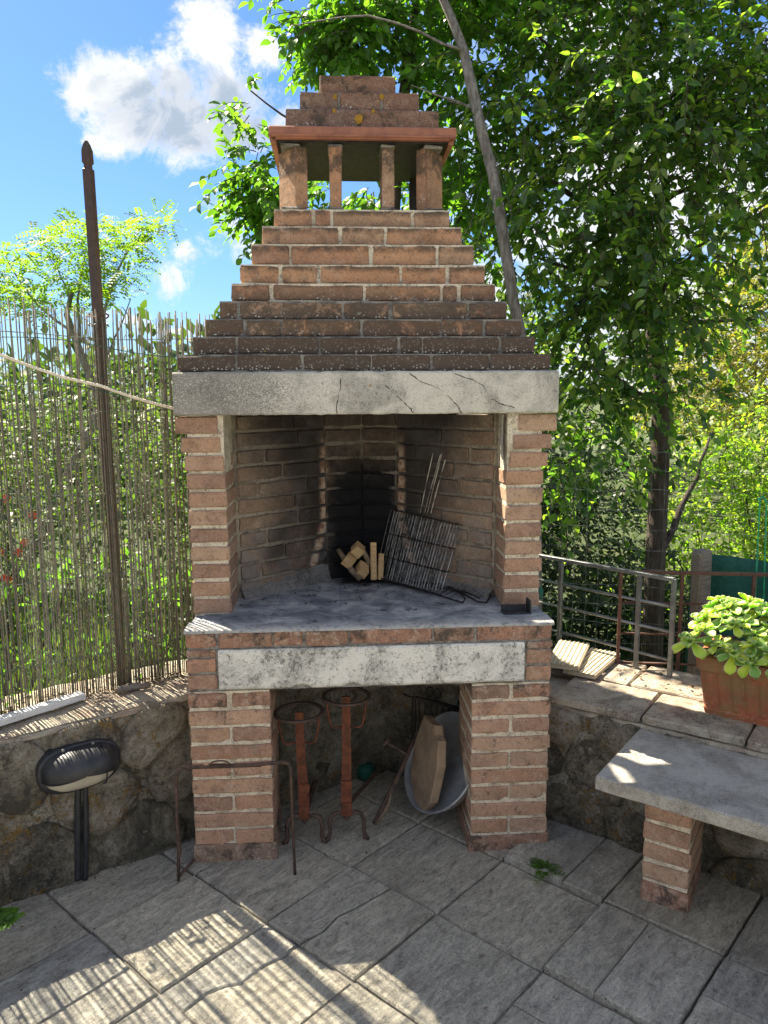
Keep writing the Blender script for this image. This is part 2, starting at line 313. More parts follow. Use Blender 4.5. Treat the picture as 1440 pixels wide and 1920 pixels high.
M_paleboard=mat('pale_softwood',flat((.55,.47,.33),(.38,.31,.21),9,.5,.003,(1,14,14)),.8)
M_wood=mat('split_softwood',flat((.56,.38,.19),(.42,.26,.12),10,.4,.003,(1,8,8)),.75)
M_woodbark=mat('bark_stick',flat((.22,.155,.10),(.12,.085,.06),20,.7,.005),.9)
M_terra=None
def terrafn(n):
    wp=n.wpos(); a=n.noise(wp,9,8,.7,.4); b=n.noise(wp,80,5,.75); z=n.sep(wp)[2]
    c=n.mix((.40,.125,.055,1),(.25,.085,.05,1),n.step(a,.4,.65)); 
    c=n.mix(c,(.22,.15,.065,1),n.step(n.noise(n.vm('ADD',wp,(3,1,2)),5,6,.7),.46,.62,0,.75))
    c=n.mix(c,(.45,.36,.30,1),n.m('MULTIPLY',n.step(b,.56,.66),n.step(z,.50,.58,.8,.15)))
    return c,n.bump(n.m('ADD',a,b),.4,.004)
M_terra=mat('weathered_terracotta',terrafn,.75)
M_redtile=mat('red_tile',flat((.36,.145,.085),(.25,.10,.065),14,.5,.004),.55,0,.4)
M_platter=mat('stoneware',flat((.30,.21,.135),(.19,.135,.09),11,.4),.85)
M_alu=mat('old_aluminium',flat((.40,.41,.42),(.24,.25,.26),7,.2),.45,.55)
M_netting=mat('green_shade_net',flat((.012,.075,.055),(.02,.10,.075),60,.2),.8)
M_pinkpath=mat('pink_paving',flat((.42,.28,.22),(.33,.23,.18),5),.9)
def barkfn(c1,c2):
    def f(n):
        v=n.coord(); a=n.noise(n.map(v,(9,9,2)),5,8,.75,.6); b=n.noise(v,60,5,.7)
        return n.mix((*c1,1),(*c2,1),n.step(a,.4,.6)),n.bump(n.m('ADD',n.m('MULTIPLY',a,2),b),1.,.012)
    return f
M_bark=mat('dark_bark',barkfn((.07,.052,.04),(.13,.105,.085)),.95)
M_deadbark=mat('grey_dead_bark',barkfn((.20,.175,.155),(.40,.365,.33)),.95)
def grassground(n):
    wp=n.wpos(); a=n.noise(wp,.8,8,.7); b=n.noise(wp,30,5,.8)
    return n.ramp(n.m('ADD',n.m('MULTIPLY',a,.5),n.m('MULTIPLY',b,.5)),[(.35,(.035,.045,.018)),(.5,(.06,.085,.028)),(.65,(.12,.11,.05))]),n.bump(b,1.,.03)
M_ground=mat('garden_ground',grassground,.95)
def leafmat(name,stops,trans=.45,rough=.45,tcol=2.2,spec=.4):
    m=bpy.data.materials.new(name); m.use_nodes=True; nt=m.node_tree; nt.nodes.clear(); n=N(nt)
    o=n.new('ShaderNodeOutputMaterial'); b=n.new('ShaderNodeBsdfPrincipled'); t=n.new('ShaderNodeBsdfTranslucent'); mx=n.new('ShaderNodeMixShader')
    at_=n.new('ShaderNodeAttribute'); at_.attribute_name='rnd'
    c=n.ramp(at_.outputs['Fac'],[(i/(len(stops)-1),s) for i,s in enumerate(stops)])
    c=n.mix(c,(.5,.5,.5,1),n.step(n.noise(n.wpos(),2.5,3,.5),.4,.7,0,.35),'MULTIPLY')
    n.con(b.inputs['Base Color'],c); b.inputs['Roughness'].default_value=rough; b.inputs['Specular IOR Level'].default_value=spec
    tc=n.mix(c,(tcol*.95,tcol*1.15,tcol*.30,1),1.,'MULTIPLY'); n.con(t.inputs['Color'],tc)
    mx.inputs[0].default_value=trans; nt.links.new(b.outputs[0],mx.inputs[1]); nt.links.new(t.outputs[0],mx.inputs[2]); nt.links.new(mx.outputs[0],o.inputs[0])
    return m
M_leaf=leafmat('broad_leaf',[(.035,.075,.028),(.055,.115,.035),(.09,.165,.04),(.14,.215,.045),(.24,.29,.07)],.52,.30,2.3,.65)
M_leaf2=leafmat('sunny_leaf',[(.06,.12,.025),(.085,.17,.03),(.12,.21,.04)],.5,.45,2.4)
M_leaf_acacia=leafmat('feathery_leaf',[(.10,.17,.025),(.14,.21,.03),(.19,.24,.04)],.5,.5,2.4)
M_leaf_shrub=leafmat('shrub_leaf',[(.09,.15,.03),(.14,.22,.035),(.20,.27,.05),(.24,.24,.08)],.58,.5,2.4)
M_leaf_mute=leafmat('muted_shrub_leaf',[(.045,.075,.025),(.07,.12,.03),(.11,.16,.05),(.14,.14,.07)],.45,.5,2.0)
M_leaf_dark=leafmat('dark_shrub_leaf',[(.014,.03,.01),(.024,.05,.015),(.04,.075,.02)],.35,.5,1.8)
M_leaf_yellow=leafmat('yellowing_leaf',[(.13,.16,.035),(.22,.20,.05),(.30,.22,.07),(.16,.19,.05)],.45,.5,1.9)
M_leaf_far=leafmat('distant_leaf',[(.05,.085,.03),(.075,.12,.035),(.10,.14,.05)],.35,.6,1.8)
M_grass=leafmat('grass_blade',[(.05,.10,.02),(.09,.15,.03),(.16,.17,.06)],.4,.5,2.)
M_flower=mat('red_petal',flat((.5,.05,.03),(.6,.12,.05),20,.1),.6)
M_litter=leafmat('dry_leaf_litter',[(.09,.055,.03),(.16,.10,.06),(.22,.15,.10)],.1,.8,1.)
def succfn(n):
    oc=n.coord('UV'); x,y,z=n.sep(oc); a=n.noise(n.coord(),9,3,.5)
    c=n.mix((.20,.36,.07,1),(.52,.66,.05,1),n.step(n.m('ADD',n.rand(),n.m('MULTIPLY',a,.3)),.35,1.1))
    e=n.step(n.m('ABSOLUTE',n.m('SUBTRACT',x,.5)),.36,.48,0.,.7); c=n.mix(c,(.48,.55,.26,1),e)
    return c,None,.45
M_succ=mat('succulent_leaf',succfn,.45,0,.4)
# inner translucence of the fleshy leaves
_b=[q for q in M_succ.node_tree.nodes if q.type=='BSDF_PRINCIPLED'][0]; _b.inputs['Subsurface Weight'].default_value=.35; _b.inputs['Subsurface Radius'].default_value=(.01,.02,.004); _b.inputs['Subsurface Scale'].default_value=1.

# ------------------------------------------------------------------ object helpers
def tag(o,label=None,cat=None,group=None,kind=None):
    if label: o['label']=label
    if cat: o['category']=cat
    if group: o['group']=group
    if kind: o['kind']=kind
    return o
def empty(name,loc=(0,0,0),rz=0.,parent=None):
    o=bpy.data.objects.new(name,None); o.empty_display_size=.05; COL.objects.link(o); o.location=loc; o.rotation_euler=(0,0,rz)
    if parent: o.parent=parent
    return o
class MB:
    def __init__(s): s.v=[];s.f=[]
    def add(s,v,f):
        k=len(s.v); s.v+= [tuple(p) for p in v]; s.f+=[tuple(i+k for i in q) for q in f]; return s
    def box(s,c,d,rz=0.,ch=0.,jit=0.,rot=None):
        x,y,z=[q/2 for q in d]
        if ch<=0: 
            vs=[(a*x,b*y,e*z) for e in(-1,1) for b in(-1,1) for a in(-1,1)]
            fs=[(0,2,3,1),(4,5,7,6),(0,1,5,4),(2,6,7,3),(0,4,6,2),(1,3,7,5)]
        else: vs,fs=chbox(x,y,z,ch,1)
        mt=rot if rot is not None else Matrix.Rotation(rz,3,'Z')
        vs=[mt@Vector(p)+Vector(c)+Vector((rnd.uniform(-jit,jit),rnd.uniform(-jit,jit),rnd.uniform(-jit,jit))) for p in vs]
        return s.add(vs,fs)
    def tube(s,pts,r,n=6,cap=True,flat=1.):
        pts=[Vector(p) for p in pts]; K=len(pts); rr=r if isinstance(r,(list,tuple)) else [r]*K
        vs=[];fs=[]; ref=None
        for i,p in enumerate(pts):
            t=(pts[min(i+1,K-1)]-pts[max(i-1,0)]).normalized()
            if ref is None: ref=Vector((0,0,1)) if abs(t.z)<.9 else Vector((1,0,0))
            a=(ref-t*ref.dot(t)); a=a.normalized() if a.length>1e-6 else t.orthogonal().normalized(); b=t.cross(a); ref=a
            for k in range(n):
                an=2*math.pi*k/n; vs.append(p+(a*math.cos(an)*flat+b*math.sin(an))*rr[i])
        for i in range(K-1):
            for k in range(n):
                k2=(k+1)%n; fs.append((i*n+k,i*n+k2,(i+1)*n+k2,(i+1)*n+k))
        if cap: fs.append(tuple(range(n-1,-1,-1))); fs.append(tuple((K-1)*n+k for k in range(n)))
        return s.add(vs,fs)
    def prism(s,poly,z0,z1):
        n=len(poly); vs=[(x,y,z0) for x,y in poly]+[(x,y,z1) for x,y in poly]
        fs=[tuple(range(n-1,-1,-1)),tuple(range(n,2*n))]+[(i,(i+1)%n,n+(i+1)%n,n+i) for i in range(n)]
        return s.add(vs,fs)
    def mesh(s,name,smooth=False):
        me=bpy.data.meshes.new(name); me.from_pydata(s.v,[],s.f); me.update()
        if smooth: me.shade_smooth()
        return me
    def build(s,name,m,parent=None,smooth=False):
        me=s.mesh(name,smooth); me.materials.append(m); return link(name,me,parent)
def link(name,me,parent=None,loc=None,rot=None):
    o=bpy.data.objects.new(name,me); COL.objects.link(o)
    if parent: o.parent=parent
    if loc is not None: o.location=loc
    if rot is not None: o.rotation_euler=rot
    return o
def chbox(x,y,z,c,ns=3,rg=None,jit=0.):
    """chamfered box as an eight-sided section swept along x"""
    sec=[(y,z-c),(y-c,z),(-y+c,z),(-y,z-c),(-y,-z+c),(-y+c,-z),(y-c,-z),(y,-z+c)]
    xs=[(-x,c)]+[(-x+c+(2*x-2*c)*i/ns,0) for i in range(ns+1)]+[(x,c)]
    vs=[];fs=[]
    for (px,ins) in xs:
        for (a,b) in sec:
            a2=a-math.copysign(min(ins,abs(a)*.5),a); b2=b-math.copysign(min(ins,abs(b)*.5),b)
            j=(0,0,0) if rg is None else [rg.uniform(-jit,jit) for _ in range(3)]
            vs.append((px+j[0],a2+j[1],b2+j[2]))
    for i in range(len(xs)-1):
        for k in range(8):
            fs.append((i*8+k,(i+1)*8+k,(i+1)*8+(k+1)%8,i*8+(k+1)%8))
    fs.append(tuple(range(8))); fs.append(tuple((len(xs)-1)*8+k for k in range(7,-1,-1)))
    return vs,fs
_bc={}
def brickmesh(l,d,h,m,jit=.0022,ch=.0035):
    k=(round(l,3),round(d,3),round(h,3),m.name,rnd.randrange(6))
    if k not in _bc:
        vs,fs=chbox(l/2,d/2,h/2,ch,4,rnd,jit)
        for q in range(rnd.randrange(3)):   # knocked corners
            i=rnd.randrange(len(vs)); x,y,z=vs[i]; vs[i]=(x*.985,y*.94,z*.86)
        me=bpy.data.meshes.new('brick'); me.from_pydata(vs,[],fs); me.materials.append(m); me.update(); _bc[k]=me
    return _bc[k]
def brick(par,c,ang,l,d,h,m,name='brick',j=.0022,jit=.0022,ch=.0035):
    o=link(name,brickmesh(l,d,h,m,jit,ch),par,(c[0]+rnd.uniform(-j,j),c[1]+rnd.uniform(-j,j)*1.2,c[2]+rnd.uniform(-j,j)*.6),
           (rnd.uniform(-.006,.006),rnd.uniform(-.005,.005),ang+rnd.uniform(-.008,.008)))
    return o
def course(par,A,ang,z,lens,d,h,m,gap=.010,name='brick'):
    """bricks end to end from A along ang; depth goes to the left of the direction"""
    dx,dy=math.cos(ang),math.sin(ang); s=0
    for L in lens:
        l=L-gap; c=(A[0]+dx*(s+L/2)-dy*d/2,A[1]+dy*(s+L/2)+dx*d/2,z+h/2); brick(par,c,ang,l,d,h,m,name); s+=L
def joints(px,x0,x1):
    a,b=px[0],px[-1]; return [ (px[i+1]-px[i])/(b-a)*(x1-x0) for i in range(len(px)-1)]

# ------------------------------------------------------------------ ground, paving, walls
MB().add([(-300,-300,-.32),(300,-300,-.32),(300,400,-.32),(-300,400,-.32)],[(0,1,2,3)]).build('ground',M_ground)['kind']='structure'
LW0=Vector((-.893,0,0)); LWD=Vector((.84,.543,0)).normalized(); LWN=Vector((LWD.y,-LWD.x,0))
RW0=Vector((.661,.146,0)); RWD=Vector((.777,-.63,0)).normalized(); RWN=Vector((RWD.y,-RWD.x,0))
def isect(p,d,q,e):
    k=d.x*e.y-d.y*e.x; w=q-p; t=(w.x*e.y-w.y*e.x)/k; return p+d*t
CORN=isect(LW0,LWD,RW0,RWD)
LW_L=(CORN-LW0).length
patio=empty('patio'); patio['kind']='structure'
# bed of dirt and cement under the slabs
pb=MB(); pl_=[CORN+Vector((0,.05,0)),LW0-LWD*3.2,Vector((-6,-9,0)),Vector((7,-9,0)),RW0+RWD*4.2]
pb.prism([(p.x,p.y) for p in pl_],-.12,-.010); o=pb.build('bedding',M_grout,patio)
E1=Vector((.256,.2545,0)); E2=Vector((-.256,.2525,0)); G0=Vector((-.080,-.567,0)); A1=math.atan2(E1.y,E1.x); LS=E1.length
def pip(x,y,poly):
    c=False;n=len(poly)
    for i in range(n):
        a=poly[i];b=poly[i-1]
        if (a.y>y)!=(b.y>y) and x<(b.x-a.x)*(y-a.y)/(b.y-a.y)+a.x: c=not c
    return c
def clip_poly(poly,p0,nrm):
    out=[]
    for i in range(len(poly)):
        a=poly[i];b=poly[(i+1)%len(poly)]; da=(a-p0).dot(nrm); db=(b-p0).dot(nrm)
        if da>=0: out.append(a)
        if (da>=0)!=(db>=0): out.append(a+(b-a)*(da/(da-db)))
    return out
def slab_obj(poly,ctr,ang,top,tiltx=0,tilty=0,thick=.04,inset=.004):
    """a paving slab as a rounded-edge plate; poly in local metres"""
    n=len(poly); area=sum(poly[i].x*poly[(i+1)%n].y-poly[(i+1)%n].x*poly[i].y for i in range(n))
    if area<0: poly=poly[::-1]
    def ins(k):
        r=[]
        for i in range(n):
            a=poly[i-1];b=poly[i];c=poly[(i+1)%n]
            e1=(b-a).normalized() if (b-a).length>1e-6 else Vector((1,0,0)); e2=(c-b).normalized() if (c-b).length>1e-6 else e1
            n1=Vector((-e1.y,e1.x,0)); n2=Vector((-e2.y,e2.x,0)); m_=(n1+n2); m_=m_/max(m_.length_squared/2,.35)
            r.append(b+m_*k)
        return r
    def tz(p): return p.x*tiltx+p.y*tilty
    vs=[];fs=[]
    rings=[(0,-thick),(0,-.005),(inset*1.0,0)]
    for k,z in rings:
        for p in ins(k): vs.append((p.x,p.y,z+tz(p)+(rnd.uniform(-.0012,.0012) if z>-.01 else 0)))
    for r_ in range(2):
        for i in range(n): fs.append((r_*n+i,r_*n+(i+1)%n,(r_+1)*n+(i+1)%n,(r_+1)*n+i))
    fs.append(tuple(2*n+i for i in range(n)))
    me=bpy.data.meshes.new('paving_slab'); me.from_pydata(vs,[],fs); me.materials.append(M_pave); me.update()
    return link('paving_slab',me,patio,(ctr.x,ctr.y,top),(0,0,ang))
def rough_edge(a,b,n=7,amp=.0016):
    return [a+(b-a)*(i/n)+Vector((rnd.uniform(-amp,amp),rnd.uniform(-amp,amp),0)) for i in range(n)]
SPEC={(0,0):(.006,.012,-.006),(1,0):(-.002,0,0),(-1,0):(-.004,.0,.0),(1,-1):(-.003,.004,.004),(0,-1):(.0,-.004,.006),(2,-1):(.003,0,.0)}
inner_l=clip=None
for i in range(-18,16):
    for j in range(-18,16):
        p00=G0+E1*i+E2*j; c=p00+(E1+E2)/2
        if c.y<-5.6 or abs(c.x)>3.8: continue
        # keep what lies in front of both walls (slabs are cut to the wall line)
        h=LS/2-.0035-rnd.uniform(0,.0015); sq=[Vector((-h,-h,0)),Vector((h,-h,0)),Vector((h,h,0)),Vector((-h,h,0))]
        poly=[]
        near=c.y>-1.3 and -1.4<c.x<1.6
        for k in range(4): poly+=rough_edge(sq[k],sq[(k+1)%4],7 if near else 1,.0016 if near else 0)
        rot=Matrix.Rotation(-A1,3,'Z')
        for (w0,wn) in ((LW0+LWN*.006,LWN),(RW0+RWN*.006,RWN)):
            poly=clip_poly(poly,rot@(w0-c),rot@wn)
            if len(poly)<3: break
        if len(poly)<3: continue
        top,tx,ty=SPEC.get((i,j),(rnd.uniform(-.003,.003),rnd.uniform(-.006,.006),rnd.uniform(-.006,.006)))
        if i-j>=3 and i>=1: top+=.016
        if (i,j)==(0,0):     # slab broken across by a crack
            z0=Vector((-h,.03,0)); cr=[Vector((-h-.01,.035,0)),Vector((-.10,.022,0)),Vector((-.03,.035,0)),Vector((.04,.02,0)),Vector((h+.01,.0,0))]
            up=[p for p in [Vector((h,.003,0)),Vector((h,h,0)),Vector((-h,h,0)),Vector((-h,.039,0))]]+[q+Vector((0,.003,0)) for q in cr[1:4]]
            dn=[Vector((-h,-h,0)),Vector((h,-h,0)),Vector((h,-.003,0))]+[q-Vector((0,.003,0)) for q in cr[3:0:-1]]+[Vector((-h,.032,0))]
            slab_obj(up,c,A1,top,tx,ty); slab_obj(dn,c,A1,top-.003,tx,ty)
        elif (i,j)==(-1,0):
            cr=[Vector((-.02,-.13,0)),Vector((.03,-.05,0)),Vector((.035,.02,0)),Vector((.05,.10,0))]
            cr=[Vector((-.10,.085,0)),Vector((-.055,.07,0)),Vector((-.02,.045,0)),Vector((.06,.05,0)),Vector((.12,.035,0))]; k_=Vector((0,.0022,0))
            U_=[Vector((h,.042,0)),Vector((h,h,0)),Vector((-h,h,0)),Vector((-h,.082,0))]+[q+k_ for q in cr]
            D_=[Vector((-h,-h,0)),Vector((h,-h,0)),Vector((h,.038,0))]+[q-k_ for q in cr[::-1]]+[Vector((-h,.078,0))]
            slab_obj(U_,c,A1,top,tx,ty); slab_obj(D_,c,A1,top-.002,tx,ty)
        elif rnd.random()<.42 and near:   # moulded as two strips with a groove
            ax=(i+j)%2; g=.0012; f_=rnd.choice([0,0,.03,-.04])
            e=Vector((0,1,0)) if ax else Vector((1,0,0))
            for sgn in(1,-1):
                q=clip_poly(poly,e*(f_+sgn*g),e*sgn)
                if len(q)>=3: slab_obj(q,c,A1,top,tx,ty)
        else: slab_obj(poly,c,A1+(0),top,tx,ty)

def rubble_wall(name,label,P0,D,Nn,s0,s1,h,depth,seedv,topmat,spacing=(.17,.115)):
    w=empty(name); tag(w,label,'wall')
    cs=.012; ns=int((s1-s0)/cs); nf=int((h+.1)/cs); vs=[];fs=[]; 
    rows=[('f',-.1+cs*k) for k in range(nf)]+[('f',h)]
    for kind,z in rows:
        for i in range(ns+1):
            s=s0+(s1-s0)*i/ns; p=P0+D*s
            dsp=mnoise.fractal(Vector((s*9+seedv,z*11,seedv)),.7,2.1,5)*.009+mnoise.noise(Vector((s*4,z*4,seedv+9)))*.014
            if z>h-.02: dsp*=.3
            q=p+Nn*dsp; vs.append((q.x,q.y,z+ (mnoise.noise(Vector((s*6,seedv,2)))*.006 if z==h else 0)))
    W=ns+1
    for r_ in range(len(rows)-1):
        for i in range(ns): fs.append((r_*W+i,r_*W+i+1,(r_+1)*W+i+1,(r_+1)*W+i))
    # back and ends
    b0=len(vs); a=P0+D*s0-Nn*depth; b=P0+D*s1-Nn*depth; fp=P0+D*s0; fe=P0+D*s1
    vs+=[(a.x,a.y,-.35),(b.x,b.y,-.35),(b.x,b.y,h-.01),(a.x,a.y,h-.01),(fp.x,fp.y,-.35),(fp.x,fp.y,h-.01),(fe.x,fe.y,-.35),(fe.x,fe.y,h-.01)]
    fs+=[(b0,b0+3,b0+2,b0+1),(b0,b0+4,b0+5,b0+3),(b0+1,b0+2,b0+7,b0+6)]
    MB().add(vs,fs).build('mortar_face',M_render,w,True)
    # cement capping
    cm=MB(); nd=int(depth/.02); vs=[];fs=[]
    for k in range(nd+3):
        for i in range(0,ns+1,2):
            s=s0+(s1-s0)*i/ns
            if k==0: dd,z=-.0,h-.02
            else: dd=min((k-1)*.02,depth); z=h+mnoise.fractal(Vector((s*8,dd*8,seedv)),.7,2.1,4)*.006-(.005 if k==1 else 0)
            if k==nd+2: dd=depth; z=h-.04
            q=P0+D*s-Nn*(dd-(.006 if k<=1 else 0)+mnoise.noise(Vector((s*14,seedv,k*.2)))*(.006 if k<3 else 0)); vs.append((q.x,q.y,z))
    W2=len(range(0,ns+1,2))
    for r_ in range(nd+2):
        for i in range(W2-1): fs.append((r_*W2+i,r_*W2+i+1,(r_+1)*W2+i+1,(r_+1)*W2+i))
    MB().add(vs,fs).build('cement_capping',topmat,w,True)
    # stones
    rg=random.Random(seedv*100); sx,sz=spacing; seeds=[]
    zc=[.03]; 
    nz=int(h/sz)+1
    for j in range(nz):
        off=rg.uniform(0,sx)
        k=s0-off
        while k<s1+sx:
            seeds.append((k+rg.uniform(-.4,.4)*sx*.6,(j+.5)*sz+rg.uniform(-.35,.35)*sz-.02)); k+=sx*rg.uniform(.75,1.35)
    for (cx,cz) in seeds:
        poly=[Vector((cx-.25,max(cz-.2,-.04),0)),Vector((cx+.25,max(cz-.2,-.04),0)),Vector((cx+.25,min(cz+.2,h-.012),0)),Vector((cx-.25,min(cz+.2,h-.012),0))]
        for (ox,oz) in seeds:
            if (ox,oz)==(cx,cz) or abs(ox-cx)>.6: continue
            mpt=Vector(((cx+ox)/2,(cz+oz)/2,0)); nn=Vector((cx-ox,cz-oz,0)).normalized(); poly=clip_poly(poly,mpt+nn*.006,nn)
            if len(poly)<3: break
        if len(poly)<3: continue
        cen=sum(poly,Vector())/len(poly)
        if not (s0<cen.x<s1): continue
        # resample and round the outline
        pts=[]
        for t in range(16):
            an=2*math.pi*t/16; dv=Vector((math.cos(an),math.sin(an),0)); best=9
            for q in range(len(poly)):
                a_=poly[q]-cen;b_=poly[(q+1)%len(poly)]-cen; e=b_-a_; den=dv.x*e.y-dv.y*e.x
                if abs(den)<1e-9: continue
                tt=(a_.x*e.y-a_.y*e.x)/den; uu=(a_.x*dv.y-a_.y*dv.x)/den
                if tt>0 and -.001<=uu<=1.001: best=min(best,tt)
            pts.append(best)
        pts=[(.25*pts[t-1]+.5*pts[t]+.25*pts[(t+1)%16])*rg.uniform(.90,1.08) for t in range(16)]
        hh=rg.uniform(.006,.030); vs=[];tl=(rg.uniform(-.08,.08),rg.uniform(-.08,.08))
        for (k,dd) in ((1.0,-.02),(1.0,hh*.25),(.93,hh*.75),(.75,hh),(.4,hh*1.08)):
            for t in range(16):
                an=2*math.pi*t/16; x=pts[t]*k*math.cos(an); z=pts[t]*k*math.sin(an)
                o_=dd+(x*tl[0]+z*tl[1] if k<1 or dd>0 else 0)+(rg.uniform(-.0018,.0018) if k<1 else 0)
                q=P0+D*(cen.x+x)+Nn*o_; vs.append((q.x-(P0+D*cen.x).x,q.y-(P0+D*cen.x).y,z))
        vs.append((Nn.x*hh*1.1,Nn.y*hh*1.1,0)); fs=[]
        for r_ in range(4):
            for t in range(16): fs.append((r_*16+t,r_*16+(t+1)%16,(r_+1)*16+(t+1)%16,(r_+1)*16+t))
        for t in range(16): fs.append((64+t,64+(t+1)%16,80))
        me=bpy.data.meshes.new('stone'); me.from_pydata(vs,[],fs); me.materials.append(M_stone); me.shade_smooth()
        q=P0+D*cen.x; link('stone',me,w,(q.x,q.y,cen.y))
    return w
HL=.53; HR=.465
rubble_wall('rubble_wall','low lichened rubble wall on the left that carries the cane fence and the oval lamp',LW0,LWD,LWN,-1.9,LW_L,HL,.36,3,M_cement,(.27,.19))
rubble_wall('rubble_wall','low rubble wall on the right behind the bench, under the terracotta trough',RW0,RWD,RWN,-(RW0-CORN).length+.0,2.2,HR,.50,8,M_cement,(.25,.17))
# coping tiles on the right wall
rw=[o for o in COL.objects if o.name=='rubble_wall.001'][0]
for r_ in range(2):
    s=-.02-.13*r_
    while s<2.1:
        L=rnd.uniform(.28,.36); c=RW0+RWD*(s+L/2)-RWN*(-.016+.13+.255*r_+rnd.uniform(-.004,.004))
        vs,fs=chbox(L/2-.004,.122,.0145,.005,4,rnd,.0016); me=bpy.data.meshes.new('coping_tile'); me.from_pydata(vs,[],fs); me.materials.append(M_coping); me.update()
        link('coping_tile',me,rw,(c.x,c.y,HR+.014+rnd.uniform(-.002,.003)),(rnd.uniform(-.01,.01),rnd.uniform(-.01,.01),math.atan2(RWD.y,RWD.x)+rnd.uniform(-.01,.01))); s+=L
HRT=HR+.03

# ------------------------------------------------------------------ the fireplace
FP=empty('outdoor_fireplace'); tag(FP,'tall stepped brick barbecue fireplace with sooty firebox and chimney cap','fireplace')
W2=.6025; BL=.2725; BW=.1315
# piers of the lower block
for sx in(-1,1):
    x0=-W2 if sx<0 else W2-BL
    pier=MB(); pier.prism([(x0+.006,.0065),(x0+BL-.007,.0065),(x0+BL-.007,.262),(x0+.006,.262)],-.02,.600).build('pier_mortar',M_mortar ,FP)
    for k in range(10):
        z=k*.0603; h=.0475
        if k==0:
            brick(FP,(x0+BL/2,.133,z+.02),0,BL+.004,.27,.07 if sx>0 else .085,M_brick_edge); continue
        mm=M_brick_low if k<9 else M_brick_edge
        if k%2==(1 ): course(FP,(x0,0),0,z+.004,[BL/2,BL/2],.266,h,mm)
        else:
            course(FP,(x0,0),0,z+.004,[BL],.128,h,mm,.006); course(FP,(x0,.138),0,z+.004,[BL],.128,h,mm,.006)
# body behind / above
out=[(-W2+.006,.006),(W2-.006,.006),(W2-.006,.47),(.17,.98),(-.17,.98),(-W2+.006,.47)]
MB().prism(out,.602,.797).build('hearth_core',M_mortar_grey,FP)
# bricks beside the lintel
for (xa,xb) in ((-W2,-.502),(.512,W2)):
    for z,h in ((.610,.048),(.668,.046)): course(FP,(xa,0),0,z,[xb-xa],.12,h,M_brick_low,.006)
    course(FP,(xa,-.001),0,.721,[xb-xa],.12,.022,M_brick_edge,.006)
# lintel with a broken lower edge
lm=MB(); nx=60;vs=[];fs=[]
for i in range(nx+1):
    x=-.496+1.002*i/nx; bot=.606+.004*mnoise.noise(Vector((x*14,0,0)))
    u=(x+.496)/1.002
    if .24<u<.30: bot+=.010*math.sin((u-.24)/.06*math.pi)
    if .40<u<.47: bot+=.012*math.sin((u-.40)/.07*math.pi)
    crk=.006 if abs(u-.432)<.009 else 0
    for (y,z) in ((.12,bot),(-.005+crk,bot+.004),(-.010+crk+.002*mnoise.noise(Vector((x*20,3,0))),bot+.012),(-.010+crk+.003*mnoise.noise(Vector((x*17,9,0))),.67),(-.009+crk,.735),(-.003,.742+.002*mnoise.noise(Vector((x*20,5,0)))),(.12,.742)): vs.append((x,y,z))
for i in range(nx):
    for k in range(6): fs.append((i*7+k,(i+1)*7+k,(i+1)*7+k+1,i*7+k+1))
fs+=[tuple(range(7)),tuple(nx*7+k for k in range(6,-1,-1))]
lm.add(vs,fs).build('lintel',M_lintel,FP)
# brick course under the hearth edge
course(FP,(-W2,-.002),0,.7505,joints([90,197,380,484,632,915,1059,1325],-W2,W2),.12,.047,M_brick_edge,.009)
course(FP,(W2,.12),R(90),.7505,[.26],.12,.047,M_brick_edge); course(FP,(-W2,.38),R(-90),.7505,[.26],.12,.047,M_brick_edge)
for z,h in ((.610,.048),(.668,.046)):
    course(FP,(W2,.12),R(90),z,[.26],.12,h,M_brick_low); course(FP,(-W2,.38),R(-90),z,[.26],.12,h,M_brick_low)
# hearth: one cement edge and big tiles
hc=MB(); nx=70;vs=[];fs=[]
for i in range(nx+1):
    x=-.604+1.21*i/nx; w=.004*mnoise.noise(Vector((x*22,1,0))); w2=.003*mnoise.noise(Vector((x*31,6,0)))
    for (y,z) in ((.0+w,.797),(-.002+w,.803+w2),(.008+w,.8085+w2),(.05,.8085),(.10,.8075)): vs.append((x,y,z))
for i in range(nx):
    for k in range(4): fs.append((i*5+k,(i+1)*5+k,(i+1)*5+k+1,i*5+k+1))
hc.add(vs,fs).build('hearth_edge',M_hearth,FP,True)
MB().prism([(-.598,.1),(.598,.1),(.598,.47),(.17,.95),(-.17,.95),(-.598,.47)],.797,.803).build('hearth_bed',M_hearth,FP)
for a in range(-3,4):
    for b in range(0,4):
        cx=a*.235+.02; cy=.10+.107+b*.212
        if abs(cx)>.62-.0 or cy>.85 or abs(cx)+max(cy-.47,0)*.9>.72: continue
        l=.231
        if cx+l/2>.6: l2=.6-(cx-l/2); cx=cx-l/2+l2/2; l=l2
        if cx-l/2<-.6: l2=cx+l/2+.6; cx=cx+l/2-l2/2; l=l2
        if l<.03: continue
        o=MB().box((0,0,0),(l+.0035,.2112,.012),0,.0012).build('hearth_tile',M_hearth,FP); o.location=(cx,cy,.8015+rnd.uniform(0,.0006))
